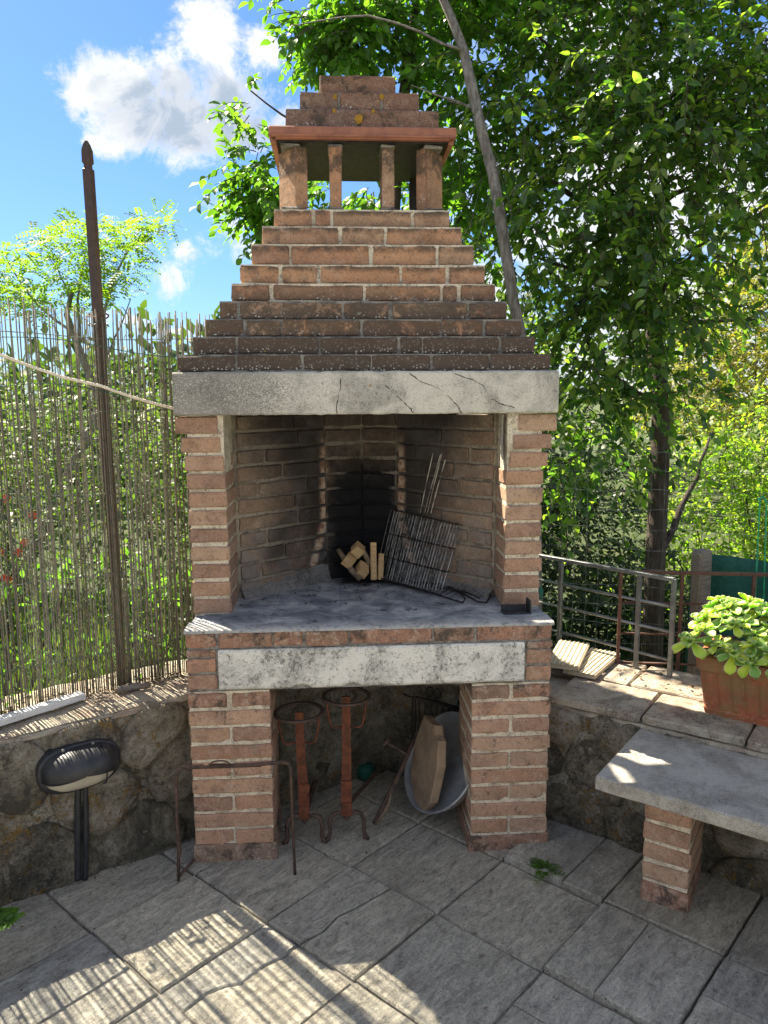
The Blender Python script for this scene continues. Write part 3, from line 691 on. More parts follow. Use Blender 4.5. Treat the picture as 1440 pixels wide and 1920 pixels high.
# pillars of the firebox
z0=.809; ch=.0617
for sx in(-1,1):
    for k in range(11):
        z=z0+k*ch+.004; h=ch-.0125 if k<10 else ch-.006
        sh={7:0,8:.012,9:.026,10:.044}.get(k,0)*(1 if sx>0 else .62)
        xc=sx*(.6085-.068+sh); ww=.130+(.012 if k==10 and sx<0 else 0)
        if sx>0 and k>7: ww=.132
        o=link('brick',brickmesh(.262,ww,h,M_brick),FP,(xc+rnd.uniform(-.002,.002),.184+.131+rnd.uniform(-.002,.002),z+h/2),(rnd.uniform(-.005,.005),0,R(90)+rnd.uniform(-.008,.008)))
    xc=sx*(.6085-.068)
    MB().prism([(xc-.060,.191),(xc+.060,.191),(xc+.060,.44),(xc-.060,.44)],.80,1.49).build('pillar_mortar',M_mortar,FP)
# firebox shell
inn=[(.470,.335),(.137,.672),(.0,.735),(-.153,.672),(-.470,.400)]
shell=[(.602,.40),(.602,.50),(.2,.96),(-.2,.96),(-.602,.50),(-.602,.40)]
MB().prism([inn[0]]+shell[:]+[inn[4]]+[inn[3],inn[2],inn[1]],.80,1.49).build('firebox_shell',M_mortar_soot,FP)
def vface(A,B,rows,dz,m,z_0,inset=.010,depth=.05):
    A=Vector((*A,0));B=Vector((*B,0)); L=(B-A).length; ang=math.atan2(B.y-A.y,B.x-A.x); dn=Vector((-(B-A).y,(B-A).x,0)).normalized()
    for k in range(rows):
        st=[[.30,.70],[.62,.38],[.5,.5],[.66,.34],[.22,.55,.23]][(k*3+ (1 if A.x<0 else 0))%5] if L>.3 else [1.]
        A2=A-dn*(inset)   # bricks stand a few millimetres proud of the shell
        course(FP,(A2.x,A2.y),ang,z_0+k*dz,[L*q for q in st],depth,dz-rnd.uniform(.010,.015),m,.011)
vface(inn[4],inn[3],11,ch,M_brick_soot,.815); vface(inn[3],inn[2],11,ch,M_brick_soot,.815,.008); vface(inn[2],inn[1],11,ch,M_brick_soot,.815,.008); vface(inn[1],inn[0],11,ch,M_brick_soot,.815)
# cement skirting where cheeks meet the hearth
M_skirt=mat('ashy_cement',concrete(light=(.22,.205,.19,1),amt=.8,speckle=.7))
for (A,B) in ((inn[4],inn[3]),(inn[1],inn[0])):
    A=Vector((*A,0));B=Vector((*B,0)); dn=Vector(((B-A).y,-(B-A).x,0)).normalized(); vs=[];fs=[]
    for i in range(25):
        p=A+(B-A)*i/24; t=(i/24 if A.x<0 else 1-i/24); hgt=.022+.035*t+.018*mnoise.noise(Vector((i*.35,A.x*9,0)))
        for (o_,z) in ((.036,.806),(.024,.815+.2*hgt),(.014,.81+hgt),(-.0,.812+hgt*1.15)): q=p+dn*o_; vs.append((q.x,q.y,z))
    for i in range(24):
        for k in range(3): fs.append((i*4+k,(i+1)*4+k,(i+1)*4+k+1,i*4+k+1))
    MB().add(vs,fs).build('cement_skirting',M_skirt,FP,True)
# sunlit slit painted as pale strip on the inner face of the right pillar
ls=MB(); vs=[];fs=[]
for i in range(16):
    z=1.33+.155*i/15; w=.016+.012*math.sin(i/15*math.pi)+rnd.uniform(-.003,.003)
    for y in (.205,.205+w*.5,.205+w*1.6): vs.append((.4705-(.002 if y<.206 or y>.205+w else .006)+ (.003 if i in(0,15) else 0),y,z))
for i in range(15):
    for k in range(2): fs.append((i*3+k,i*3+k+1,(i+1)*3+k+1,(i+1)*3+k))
ls.add(vs,fs).build('painted_sun_slit',mat('pale_sun_paint',concrete(light=(.78,.74,.66,1),amt=.1,speckle=.2)),FP,True)
# mantel beam
bm_=MB(); nx=64; vs=[];fs=[]
for i in range(nx+1):
    x=-.635+1.281*i/nx; e=1 if 0<i<nx else 0
    wz=(.0022*mnoise.noise(Vector((x*15,2,0)))+.0028*mnoise.noise(Vector((x*55,5,0))))*e; wy=.002*mnoise.noise(Vector((x*9,7,0)))
    for (y,z) in ((.255,1.491),(.166,1.491+wz),(.160,1.496+wz),(.158+wy,1.56),(.160,1.626+wz),(.167,1.632+wz),(.255,1.632)): vs.append((x,y,z))
for i in range(nx):
    for k in range(6): fs.append((i*7+k,(i+1)*7+k,(i+1)*7+k+1,i*7+k+1))
fs+=[tuple(range(7)),tuple(nx*7+k for k in range(6,-1,-1)),]
bm_.add(vs,fs).build('mantel_beam',M_beam,FP)
ck=MB()
for pts in ([(640,710),(636,735),(632,760),(631,778)],[(722,722),(735,735),(748,745),(762,758),(772,768),(776,776)],[(768,700),(790,716),(822,728),(842,745),(858,762),(866,776)],[(852,700),(885,712),(905,722),(915,738),(935,757),(965,765)]):
    q=[]
    for (a,b),(c,d) in zip(pts[:-1],pts[1:]):
        for t in range(4): q.append(gy(a+(c-a)*t/4+rnd.uniform(-1.5,1.5),b+(d-b)*t/4+rnd.uniform(-1,1),.1585))
    q.append(gy(*pts[-1],.1585)); q=[Vector((p.x,.1592,max(p.z,1.494))) for p in q]
    ck.tube(q,[rnd.uniform(.0008,.0021) for _ in q],4)
ck.build('crack',mat('crack_dirt',flat((.03,.027,.022),(.05,.045,.04))),FP)
# hood: solid core from beam to cap, then stepped courses
ZS=[1.636,1.692,1.752,1.811,1.874,1.936,2.003,2.076,2.142,2.205]
HWs=[.628,.579,.540,.496,.458,.429,.393,.356,.315]
PX=[[52,250,470,700,905,1100,1315],[107,256,535,800,880,1146,1270],[150,285,404,670,940,1086,1218],[197,262,612,772,1035,1173],[233,370,682,944,1002,1130],
    [260,398,525,800,961,1092],[297,432,702,924,1055],[335,602,755,1020],[378,512,572,843,972]]
for k in range(9):
    y0=.186+.029*k; w=HWs[k]; z=ZS[k]; hh=ZS[k+1]-z; t=k/8; ys=.48+.30*t; yb=.97; cw=.18+.10*t
    mm=M_brick_crust if k<2 else M_brick_grime if k<5 else M_brick_red
    oo=[(-w+.006,y0+.006),(w-.006,y0+.006),(w-.006,ys),(cw,yb),(-cw,yb),(-w+.006,ys)]; iw=min(w-.085,.45)
    ii=[(-iw,y0+.10),(iw,y0+.10),(iw,ys-.02),(cw-.06,yb-.07),(-cw+.06,yb-.07),(-iw,ys-.02)]
    vs=[(x,y,zq) for zq in (z-.004,z+hh-.004) for pp_ in (oo,ii) for x,y in pp_]; fs=[]
    for i in range(6):
        j=(i+1)%6; fs+=[(i,j,12+j,12+i),(6+j,6+i,18+i,18+j),(12+i,12+j,18+j,18+i),(j,i,6+i,6+j)]
    MB().add(vs,fs).build('course_mortar',M_mortar if k>3 else M_mortar_grey,FP)
    g=.012 if k>2 else .009
    course(FP,(-w,y0),0,z,joints(PX[k],-w,w),.115,hh-(.010 if k>2 else .007),mm,g)
    L=ys-y0-.115
    for (xx,yy,an) in ((w,y0+.115,90),(-w,ys,-90)):
        nb=max(1,round(L/.26)); course(FP,(xx,yy),R(an),z,[L/nb]*nb,.08,hh-.009,mm,g)
for nm_,pg in (('hood_lining',[(-.598,.30),(-.46,.30),(-.46,.45),(-.15,.76),(.15,.76),(.46,.45),(.46,.30),(.598,.30),(.598,.50),(.2,.955),(-.2,.955),(-.598,.50)]),): MB().prism(pg,1.488,1.634).build(nm_,M_mortar_soot,FP)
# flue opening: standing bricks, square tile, stepped top
zt=2.207; zr=2.427
def standing(x,y,rz,l=.055,d=.128,m=M_brick_red):
    o=link('standing_brick',brickmesh(l,d,zr-zt-.014,m),FP,(x,y,(zt+zr)/2),(0,0,rz)); return o
for x in(-.092,.094): standing(x,.515,0,.043)
standing(-.245,.515,R(33),.05,.12); standing(.25,.515,R(-33),.05,.12)
for x in(-.235,.235): standing(x,.885,R(0),.045,.06,M_brick_soot)
for x in(-.092,.094,-.25,.255):
    w_=.050 if abs(x)<.2 else .066
    MB().box((x,.512,zr-.005),(w_,.128,.009),0,.003,.0025).build('joint_mortar',M_mortar_grey,FP); MB().box((x,.512,zt+.004),(w_,.128,.008),0,.003,.0025).build('joint_mortar',M_mortar_grey,FP)
rf=MB(); rf.box((.005,.69,zr+.008),(.60,.50,.012),0,.002); rf.build('cap_underside',M_iron,FP)
tl=MB(); tl.box((.006,.69,zr+.032),(.655,.545,.034),0,.004,.0006); tl.build('cap_tile',M_redtile,FP)
tf=MB(); tf.box((.006,.435,zr+.012),(.61,.03,.008),0,.002); tf.box((.006,.424,zr+.018),(.645,.02,.008),0,.002)
for x in (-.305,.317): tf.box((x,.69,zr+.006),(.018,.5,.016),0,.002)
tf.build('cap_moulding',M_redtile,FP)
zz=zr+.052
for k,(w,hh,px,xo) in enumerate([(.272,.067,[422,670,942],.006),(.213,.065,[472,604,748,877],-.002),(.138,.065,[537,798],-.010)]):
    y0=.450+.026*k; y1=.925-.045*k
    MB().prism([(xo-w+.006,y0+.006),(xo+w-.006,y0+.006),(xo+w-.006,y1-.006),(xo-w+.006,y1-.006)],zz-.003,zz+hh-.004).build('course_mortar',M_mortar_grey,FP)
    course(FP,(xo-w,y0),0,zz,joints(px,-w,w),.115,hh-.004,M_brick_cap,.007)
    course(FP,(xo+w,y1),R(180),zz,joints(px,-w,w),.115,hh-.004,M_brick_cap,.007)
    L=(y1-y0-.23); course(FP,(xo+w,y0+.115),R(90),zz,[L],.11,hh-.004,M_brick_cap,.007); course(FP,(xo-w,y1-.115),R(-90),zz,[L],.11,hh-.004,M_brick_cap,.007)
    zz+=hh
lc=MB()
for (u,v,r_,yy) in ((673,222,.016,.446),(628,180,.008,.472),(716,180,.009,.472),(626,206,.007,.446),(700,207,.006,.446)):
    p=gy(u,v,yy-.005); vs=[(p.x+r_*math.cos(a)*rnd.uniform(.8,1.1),yy+.001,p.z+r_*1.1*math.sin(a)*rnd.uniform(.8,1.1)) for a in [i*math.pi/5 for i in range(10)]]
    lc.add(vs+[(p.x,yy-.003,p.z)],[(i,(i+1)%10,10) for i in range(10)])
lc.build('lichen_patch',mat('orange_lichen',flat((.42,.23,.03),(.30,.17,.03),60,.9,.004),.95),FP)
print('fireplace objects',len(FP.children))
# ================================================================== things under and on the hearth
def arc(c,r,a0,a1,n,ax,ay):
    return [Vector(c)+Vector(ax)*(r*math.cos(a0+(a1-a0)*i/n))+Vector(ay)*(r*math.sin(a0+(a1-a0)*i/n)) for i in range(n+1)]
X,Y,Z=Vector((1,0,0)),Vector((0,1,0)),Vector((0,0,1))
def andiron(label,base,top,rad,back,lean):
    a=empty('andiron',base); tag(a,label,'andiron',None)
    B=Vector(base); loc=lambda p: Vector(p)-B
    T=Vector(top)
    bar=MB(); K=6
    for i in range(K):   # flat upright bar, slightly crooked, joined pieces
        p=loc(B+Z*.085)+(T-B-Z*.085)*(i/K); q=loc(B+Z*.085)+(T-B-Z*.085)*((i+1)/K)
        c=(p+q)/2; d=(q-p); w=.030 if i>1 else .036
        rot=d.to_track_quat('Z','Y').to_matrix(); bar.box(c+Vector((rnd.uniform(-.0012,.0012),rnd.uniform(-.001,.001),0)),(w,.009,d.length+.002),0,.0015,0,rot) if False else None
    pts=[loc(B+Z*.085)+(T-B-Z*.085)*(i/K)+Vector((rnd.uniform(-.002,.002),0,0)) for i in range(K+1)]
    vs=[];fs=[]
    for i,p in enumerate(pts):
        w=(.019,.019,.017,.016,.015,.015,.014)[i]
        for (x,y) in ((-w,-.005),(w,-.005),(w,.005),(-w,.005)): vs.append((p.x+x,p.y+y,p.z))
    for i in range(K):
        for k in range(4): fs.append((i*4+k,i*4+(k+1)%4,(i+1)*4+(k+1)%4,(i+1)*4+k))
    fs+=[(3,2,1,0),tuple(K*4+k for k in range(4))]
    MB().add(vs,fs).build('upright',M_rust,a)
    MB().box(loc(B+Z*.20)-Y*.007,(.040,.006,.034),0,.0015).build('collar',M_rust,a)
    MB().box(loc(B+Z*.11)-Y*.007,(.038,.006,.05),0,.0015).build('plate',M_rust,a)
    Tl=loc(T)
    ring=MB(); n=28; vs=[];fs=[]
    for i in range(n):
        t=2*math.pi*i/n
        for (rr,zz_) in ((rad,-.004),(rad,.004),(rad-.012,.004),(rad-.012,-.004)): vs.append((Tl.x+rr*math.cos(t),Tl.y+rr*math.sin(t),Tl.z+zz_+lean*math.cos(t)*rr))
    for i in range(n):
        for k in range(4): fs.append((i*4+k,((i+1)%n)*4+k,((i+1)%n)*4+(k+1)%4,i*4+(k+1)%4))
    ring.add(vs,fs).build('ring',M_rust_dark,a,True)
    for sg in(-1,1):
        p0=Tl+Vector((sg*rad*.80,-rad*.3,0)); lp=[p0,p0+Vector((sg*-.004,.004,-.05)),p0+Vector((sg*-.012,.006,-.09))]+[p0+Vector((sg*(-.012-.016+.016*math.cos(t)),.008+.002*t,-.09-.018*math.sin(t))) for t in (.5,1.,1.57)]+[Vector((Tl.x+sg*.014,Tl.y,p0.z-.112))]
        MB().tube(lp,.0038,6).build('basket_loop',M_rust,a,True)
        f0=loc(B+Z*.088); fp=[f0+Vector((sg*.0,0,0)),f0+Vector((sg*.03,-.005,.012)),f0+Vector((sg*.052,-.010,.006)),f0+Vector((sg*.062,-.014,-.02)),f0+Vector((sg*.060,-.018,-.055)),f0+Vector((sg*.066,-.022,-.078)),f0+Vector((sg*.078,-.024,-.083))]
        MB().tube(fp,[.007,.0075,.008,.008,.007,.009,.006],7).build('foot',M_rust_dark,a,True)
    MB().tube([loc(B+Z*.07+Y*.006),loc(B+Z*.05+Y*.12),loc(Vector(back))],[.012,.011,.010],4).build('log_bar',M_rust_dark,a)
    return a
andiron('rusty iron andiron with ring basket, nearer the left brick pier',(-.236,.105,0),(-.247,.11,.476),.087,(-.19,.56,.05),.02)
andiron('taller rusty andiron with ring basket, second from the left brick pier',(-.088,.115,0),(-.083,.13,.520),.085,(.06,.54,.05),-.01)
st=empty('iron_stand',(-.45,-.09,0)); tag(st,'thin rusted iron hoop stand straddling the left brick pier','stand')
L0=Vector((-.45,-.09,0)); q=lambda x,z,y=0: Vector((x+.45,y+rnd.uniform(-.001,.001),z))
MB().tube([q(-.637,.002,-.006),q(-.634,.08,-.006),q(-.631,.10),q(-.635,.20),q(-.630,.30)]+[q(-.629,.355),q(-.622,.378),q(-.605,.388),q(-.50,.391)],[.0052,.0055,.0075,.0055,.005,.0058,.006,.006,.006],7).build('left_leg',M_rust_dark,st,True)
MB().tube([q(-.50,.391),q(-.41,.389),q(-.29,.394),q(-.274,.388),q(-.267,.370),q(-.266,.28),q(-.264,.1),q(-.262,.0)],[.006,.0065,.006,.0055,.0055,.005,.0048,.005],7).build('right_leg',M_rust_dark,st,True)
MB().box((-.035,-.001,.388),(.25,.005,.014),0,.001,.0005).build('cross_bar',M_rust_dark,st)
MB().tube([Vector((-.04,-.005,.394))+Vector((.03*math.cos(t),-.003,.016*abs(math.sin(t))**.6)) for t in [i*math.pi/10 for i in range(11)]],.0028,6).build('handle',M_rust_dark,st,True)
MB().tube([q(-.637,.012),q(-.60,.012,.10),q(-.60,.012,.2)],.005,6).build('floor_rod',M_rust_dark,st,True)
# leaning iron tool with T piece
tl_=empty('iron_tool',(.02,.17,0)); tag(tl_,'long rusty iron bar with a T end leaning between andirons and stone','fire tool')
b0=gy(702,1545,.15)-Vector((.02,.17,0)); b1=gy(783,1372,.36)-Vector((.02,.17,0))
MB().tube([b0,(b0+b1)/2+Vector((.003,0,-.004)),b1],[.011,.010,.010],4).build('shaft',M_rust_dark,tl_)
c0=gy(725,1392,.24)-Vector((.02,.17,0)); c1=gy(768,1418,.24)-Vector((.02,.17,0))
MB().tube([c0,c1],.005,6).build('cross_piece',M_rust_dark,tl_); MB().tube([c0+Vector((-.012,0,-.012)),c0+Vector((.010,0,.014))],.006,6).build('end_knob',M_rust_dark,tl_)
MB().tube([gy(706,1545,.13)-Vector((.02,.17,0)),gy(728,1512,.13)-Vector((.02,.17,0)),gy(733,1488,.13)-Vector((.02,.17,0)),gy(722,1505,.14)-Vector((.02,.17,0))],.005,6).build('hook',M_woodbark,tl_,True)
# round pan and stone plate
def frame_from(n,up=Z):
    n=Vector(n).normalized(); x=up.cross(n).normalized(); y=n.cross(x); m_=Matrix((x,y,n)).transposed(); return m_
pn=Vector((-.74,-.36,.56)).normalized(); F=frame_from(pn); rp=.180
pan=MB(); prof=[(0,-.024),(.5,-.024),(.86,-.023),(.93,-.012),(1.0,.012),(1.035,.013),(1.04,.005),(1.0,-.004),(.95,-.03),(.86,-.034),(0,-.034)]
n=40;vs=[];fs=[]
for (r_,h_) in prof:
    for i in range(n): t=2*math.pi*i/n; vs.append(tuple(F@Vector((rp*r_*math.cos(t),rp*1.02*r_*math.sin(t),h_))))
for k in range(len(prof)-1):
    for i in range(n): fs.append((k*n+i,k*n+(i+1)%n,(k+1)*n+(i+1)%n,(k+1)*n+i))
po=pan.add(vs,fs).build('metal_pan',M_alu,None,True); po.location=(.268,.235,.212); tag(po,'large round dull metal pan leaning on the right brick pier','pan')
sn=Vector((-.93,-.28,.16)).normalized(); F2=frame_from(sn); pts=[]
outl=[(-.02,-.155),(.045,-.150),(.085,-.10),(.095,-.03),(.100,.04),(.085,.09),(.075,.125),(.05,.135),(.03,.165),(-.02,.160),(-.065,.165),(-.085,.11),(-.105,.05),(-.11,-.02),(-.09,-.10)]
vs=[];fs=[];n=len(outl)
for (k,h_) in ((.985,-.017),(1.,-.012),(1.,.012),(.985,.017)):
    for (a,b) in outl: vs.append(tuple(F2@Vector((a*k,b*k+rnd.uniform(-.001,.001),h_))))
fs=[tuple(range(n-1,-1,-1)),tuple(range(3*n,4*n))]+[(k*n+i,k*n+(i+1)%n,(k+1)*n+(i+1)%n,(k+1)*n+i) for k in range(3) for i in range(n)]
so_=MB().add(vs,fs).build('stone_plate',M_platter); so_.location=(.213,.205,.215); tag(so_,'broken brown stone plate standing inside the round metal pan','stone plate')
# black fire grate behind
fg=empty('fire_grate',(.24,.40,0)); tag(fg,'black iron fire grate with scroll loops behind the metal pan','grate')
P=lambda u,v,y=.40: gy(u,v,y)-Vector((.24,.40,0))
MB().tube([P(778,1308),P(875,1332)],.008,6).build('top_rail',M_iron,fg); MB().tube([P(776,1308),P(774,1440)],.008,6).build('side_post',M_iron,fg)
for i in range(9):
    u=786+i*11; MB().tube([P(u,1309+.247*(u-778)),P(u-3,1430)],.0038,5).build('bar',M_iron,fg)
for (u,v) in ((806,1297),(820,1301),(866,1316)):
    c=P(u,v); MB().tube([c+Vector((.013*math.cos(t),0,.019*math.sin(t))) for t in [i*2*math.pi/12 for i in range(13)]],.0036,5).build('scroll',M_iron,fg,True)
MB().tube([P(755,1300),P(768,1306),P(778,1308)],.004,5).build('side_hook',M_iron,fg)
gb=MB(); gb.tube([(0,0,0),(0,0,.04),(0,0,.055)],[.035,.037,.03],12); o=gb.build('green_bowl',M_netting,None,True); o.location=(-.005,.545,.0); tag(o,'small green bowl in the dark at the back of the niche','bowl')
# cutting: grill baskets on the hearth
WP=Vector((.137,.672,0)); WD=(Vector((.470,.335,0))-WP).normalized(); WN=Vector((WD.y,-WD.x,0)); 
if WN.y>0: WN=-WN
def grill(name,label,bl,br,tr,tl2,n,handle_top,r=.0016,nc=4):
    g=empty(name,bl); tag(g,label,'grill basket'); B=Vector(bl); bl,br,tr,tl2=[Vector(q)-B for q in (bl,br,tr,tl2)]
    nrm=(br-bl).cross(tl2-bl).normalized()
    if nrm.y>0: nrm=-nrm
    for side,off in ((0,0),(1,.022)):
        for i in range(n):
            t=(i+.5)/n; a=bl+(br-bl)*t; b=tl2+(tr-tl2)*t; bend=nrm*(off+rnd.uniform(-.001,.001))
            if side==1 and i%2: continue
            MB().tube([a+bend*.3+nrm*.004,a+(b-a)*.04+bend,a+(b-a)*.5+bend+Vector((rnd.uniform(-.001,.001),0,0)),a+(b-a)*.97+bend,b+bend*.3+nrm*.002+Vector((0,0,rnd.uniform(-.004,.006)))],r,5).build('wire',M_wire,g)
        for k in range(nc):
            t=(.0,.33,.66,1.)[k] if nc==4 else k/(nc-1); a=bl+(tl2-bl)*t; b=br+(tr-br)*t
            MB().tube([a+nrm*off*.9,b+nrm*off*.9],.0026,5).build('cross_wire',M_iron,g)
    return g,nrm,B
pw0=WP+WN*.018
bl=gz(708,1085,.815); br=gz(828,1116,.815); tr=pl(866,985,pw0,WN); tl2=pl(738,956,pw0,WN)
g,nrm,B=grill('grill_basket','sooty wire grill basket leaning upright on the right firebox wall',bl,br,tr,tl2,24,None)
for (u0,v0,u1,v1) in ((788,962,812,850),(796,962,826,852),(801,964,829,849),(808,962,835,862)):
    a=pl(u0,v0,pw0,WN)-B; b=pl(u1,v1,WP+WN*.010,WN)-B; MB().tube([a,(a+b)/2+WN*.002,b],.0021,5).build('handle_rod',M_wire,g)
g2=empty('folding_grill',gz(800,1105,.815)); tag(g2,'blackened folding grill lying flat with long looped handles on the hearth','grill'); B=gz(800,1105,.815)
H=lambda u,v,z=.822: gz(u,v,z)-B
MB().tube([H(678,1072,.85),H(720,1086,.83),H(800,1108),H(850,1125),H(868,1130),H(872,1122),H(862,1112),H(840,1100)],.0034,6).build('frame_rod',M_iron,g2,True)
MB().tube([H(770,1092,.83),H(842,1096),H(880,1100),H(915,1108),H(919,1118),H(912,1130),H(895,1128),H(862,1110)],.0036,6).build('handle_loop',M_iron,g2,True)
MB().tube([H(790,1100),H(845,1104),H(880,1112),H(900,1122)],.003,6).build('inner_rod',M_iron,g2,True)
MB().tube([H(740,1040,.86),H(790,1058,.86),H(830,1078,.84),H(868,1100)],.0032,6).build('diagonal_rod',M_iron,g2,True)
for i in range(12):
    u=735+i*10; MB().tube([H(u,1090+i*2.6),H(u+30,1075+i*2.6)],.0016,4).build('wire',M_iron,g2)
# firewood and offcuts
def block(label,c,d,rot,m=None,nm='wood_offcut'):
    o=MB().box((0,0,0),d,0,.0015,.0006).build(nm,m or M_wood); o.location=c; o.rotation_euler=rot; tag(o,label,'firewood','wood scraps in the fire corner'); return o
f=lambda u,v,y: gy(u,v,y)
block('pale square wood block resting highest in the fire corner',f(671,1031,.60),(.042,.05,.042),(R(20),R(42),R(10)))
block('pale square wood block at middle height in the fire corner',f(655,1051,.59),(.042,.05,.042),(R(15),R(38),R(-8)))
block('pale square wood block sitting lowest on the hearth',f(679,1068,.575),(.040,.06,.040),(R(25),R(30),R(12)))
block('reddish thin wood slip between the pale blocks',f(688,1046,.60),(.018,.03,.07),(R(5),R(-25),R(0)),M_woodbark)
block('tall upright pale wood stick beside the grill basket',f(700,1052,.58),(.023,.018,.150),(R(-6),R(1),R(8)))
block('short pale wood slat leaning behind the grill basket',f(714,1062,.575),(.020,.012,.105),(R(-5),R(5),R(20)))
o=MB().tube([f(634,1030,.63),f(648,1052,.60),f(660,1070,.57),f(676,1086,.545)],[.010,.012,.013,.012],7).build('bark_stick',M_woodbark,None,True); tag(o,'rough bark covered stick leaning left of the wood blocks','stick')
cb=MB()
for k in range(36):
    a_=rnd.gauss(0,1); x=.03+a_*.17; y=.60-abs(rnd.gauss(0,.16)); y=min(y,.66-abs(x)*.8)
    if y<.08: continue
    r_=rnd.uniform(.0012,.0035); cb.box((x,y,.809+r_*.6),(r_*2.2,r_*1.6,r_*1.2),rnd.uniform(0,3),0,r_*.35)
tag(cb.build('charcoal_crumbs',M_iron),'scattered charcoal crumbs on the ashy hearth','charcoal',kind='stuff')
# black bracket by the right pillar
bk=empty('black_bracket',(.50,.13,.809)); tag(bk,'small black metal bracket lying at the foot of the right firebox pillar','bracket')
MB().box((0,.01,.012),(.085,.006,.024),0,.001).build('back_plate',M_black,bk); MB().box((0,-.012,.003),(.085,.045,.004),0,.001).build('base_plate',M_black,bk); MB().box((.048,-.012,.024),(.006,.045,.048),R(4),.001).build('end_plate',M_black,bk)
gbx=MB(); gbx.tube([(.0,0,0),(0,0,.03),(0,.0,.045)],[.03,.032,.02],8); o=gbx.build('saucer',M_netting,None,True); o.location=(.618,.30,.81); tag(o,'small dark green saucer behind the right firebox pillar on the hearth corner','saucer')

# ------------------------------------------------------------------ lamp on the left wall
lw=LW0+LWN*.012; lc_=pl(146,1432,lw,LWN); lamp=empty('bulkhead_lamp',lc_); tag(lamp,'black oval bulkhead lamp with cream lens and hood on the left wall','lamp')
lamp.rotation_euler=(0,0,math.atan2(LWD.y,LWD.x))
def stad(t,a,b,e=2.7):
    c_,s_=math.cos(t),math.sin(t); return a*math.copysign(abs(c_)**(2/e),c_),b*math.copysign(abs(s_)**(2/e),s_)
def dome(a,b,dep,y0,rings,n=36,t0=0,t1=2*math.pi,power=.5,zmin=None):
    vs=[];fs=[]; closed=abs(t1-t0-2*math.pi)<1e-6; cnt=n if closed else n+1
    for k in range(rings+1):
        r_=1-k/rings*.98; y=y0-dep*(1-r_**2.6)**power
        for i in range(cnt):
            x,z=stad(t0+(t1-t0)*i/n,a,b); z=z*r_
            if zmin is not None: z=max(z,zmin)
            vs.append((x*r_,y,z))
    for k in range(rings):
        for i in range(n): fs.append((k*cnt+i,k*cnt+(i+1)%cnt,(k+1)*cnt+(i+1)%cnt,(k+1)*cnt+i))
    if closed: fs.append(tuple(rings*cnt+i for i in range(cnt)))
    return vs,fs
mb=MB(); n=36; vs=[];fs=[]
for (k,y) in ((1,.02),(1,-.022),(.96,-.03),(.84,-.03)):
    for i in range(n): x,z=stad(2*math.pi*i/n,.128,.078); vs.append((x*k,y,z*k))
for k in range(3):
    for i in range(n): fs.append((k*n+i,(k)*n+(i+1)%n,(k+1)*n+(i+1)%n,(k+1)*n+i))
fs.append(tuple(3*n+i for i in range(n))); mb.add(vs,fs).build('base',M_black,lamp,True)
mb=MB(); mb.add(*dome(.112,.066,.062,-.024,9)); mb.build('lens',M_lens,lamp,True)
mb=MB(); vs,fs=dome(.120,.073,.082,-.026,10,30,R(-8),R(188),.5); mb.add(vs,fs)
vs2=[(x*.955,y+.006,z*.955) for x,y,z in vs]; mb.add(vs2,[q[::-1] for q in fs])
k=len(vs); e=[]; c_=31
mb.f+=[(r_*c_,(r_+1)*c_,k+(r_+1)*c_,k+r_*c_) for r_ in range(10)]+[(r_*c_+30,k+r_*c_+30,k+(r_+1)*c_+30,(r_+1)*c_+30) for r_ in range(10)]
mb.build('hood',M_black,lamp,True)
gp=[]
for t in range(9):
    z=.066-.132*t/8; r_=abs(z)/.070; y=-.026-.070*max(0,1-r_**2.6)**.5; gp.append((.062,y,z))
MB().tube(gp,.0028,5).build('guard_bar',M_black,lamp,True)
for (x,z) in ((.04,.072),(-.05,.074)): MB().tube([(x,-.035,z),(x,-.040,z)],.005,8).build('screw',M_zinc,lamp)
cdn=empty('conduit',gz(150,1652,0)); tag(cdn,'two black ribbed cable conduits running from lamp down to paving','conduit')
for k,(du,rr) in enumerate(((0,.012),(13,.011))):
    pts=[pl(146+du+ (0 if k==0 else 2*math.sin(t/14*3)),1470+(1652-1470)*t/14,lw+LWN*.012,LWN) for t in range(15)]
    fine=[];rs=[]
    for i in range(14):
        for q_ in range(4): fine.append(pts[i]+(pts[i+1]-pts[i])*q_/4-cdn.location); rs.append(rr*(1 if q_%2 else .88))
    MB().tube(fine,rs,8).build('conduit_pipe',M_black,cdn,True)

# ------------------------------------------------------------------ cane fence
F0=gz(0,1343,HL)+Vector((0,0,0)); F1=gz(345,1262,HL); FD=(F1-F0).normalized(); FN=Vector((FD.y,-FD.x,0))
fen=empty('cane_fence',(F0.x,F0.y,HL)); tag(fen,'dry cane screen fence with green wire mesh on the left wall','fence'); O=Vector((F0.x,F0.y,HL))
s=-1.30; cv={}
def canemesh(v):
    if v not in cv:
        rg=random.Random(v); h=1.0; pts=[];rs=[]; r0=.0018+.0013*rg.random()
        bx,by=rg.uniform(-.006,.006),rg.uniform(-.004,.004)
        for i in range(9):
            t=i/8; pts.append((bx*math.sin(t*3.1)+rg.uniform(-.0008,.0008),by*math.sin(t*4),t*1.3)); rs.append(r0*(1-.25*t)*(1.0 if i%2 else 1.1))
        mb=MB().tube(pts,rs,5); me=mb.mesh('cane',True); me.materials.append(M_cane); cv[v]=me
    return cv[v]
SE=(Vector((-.585,.44,0))-Vector((F0.x,F0.y,0))).dot(FD)+.06
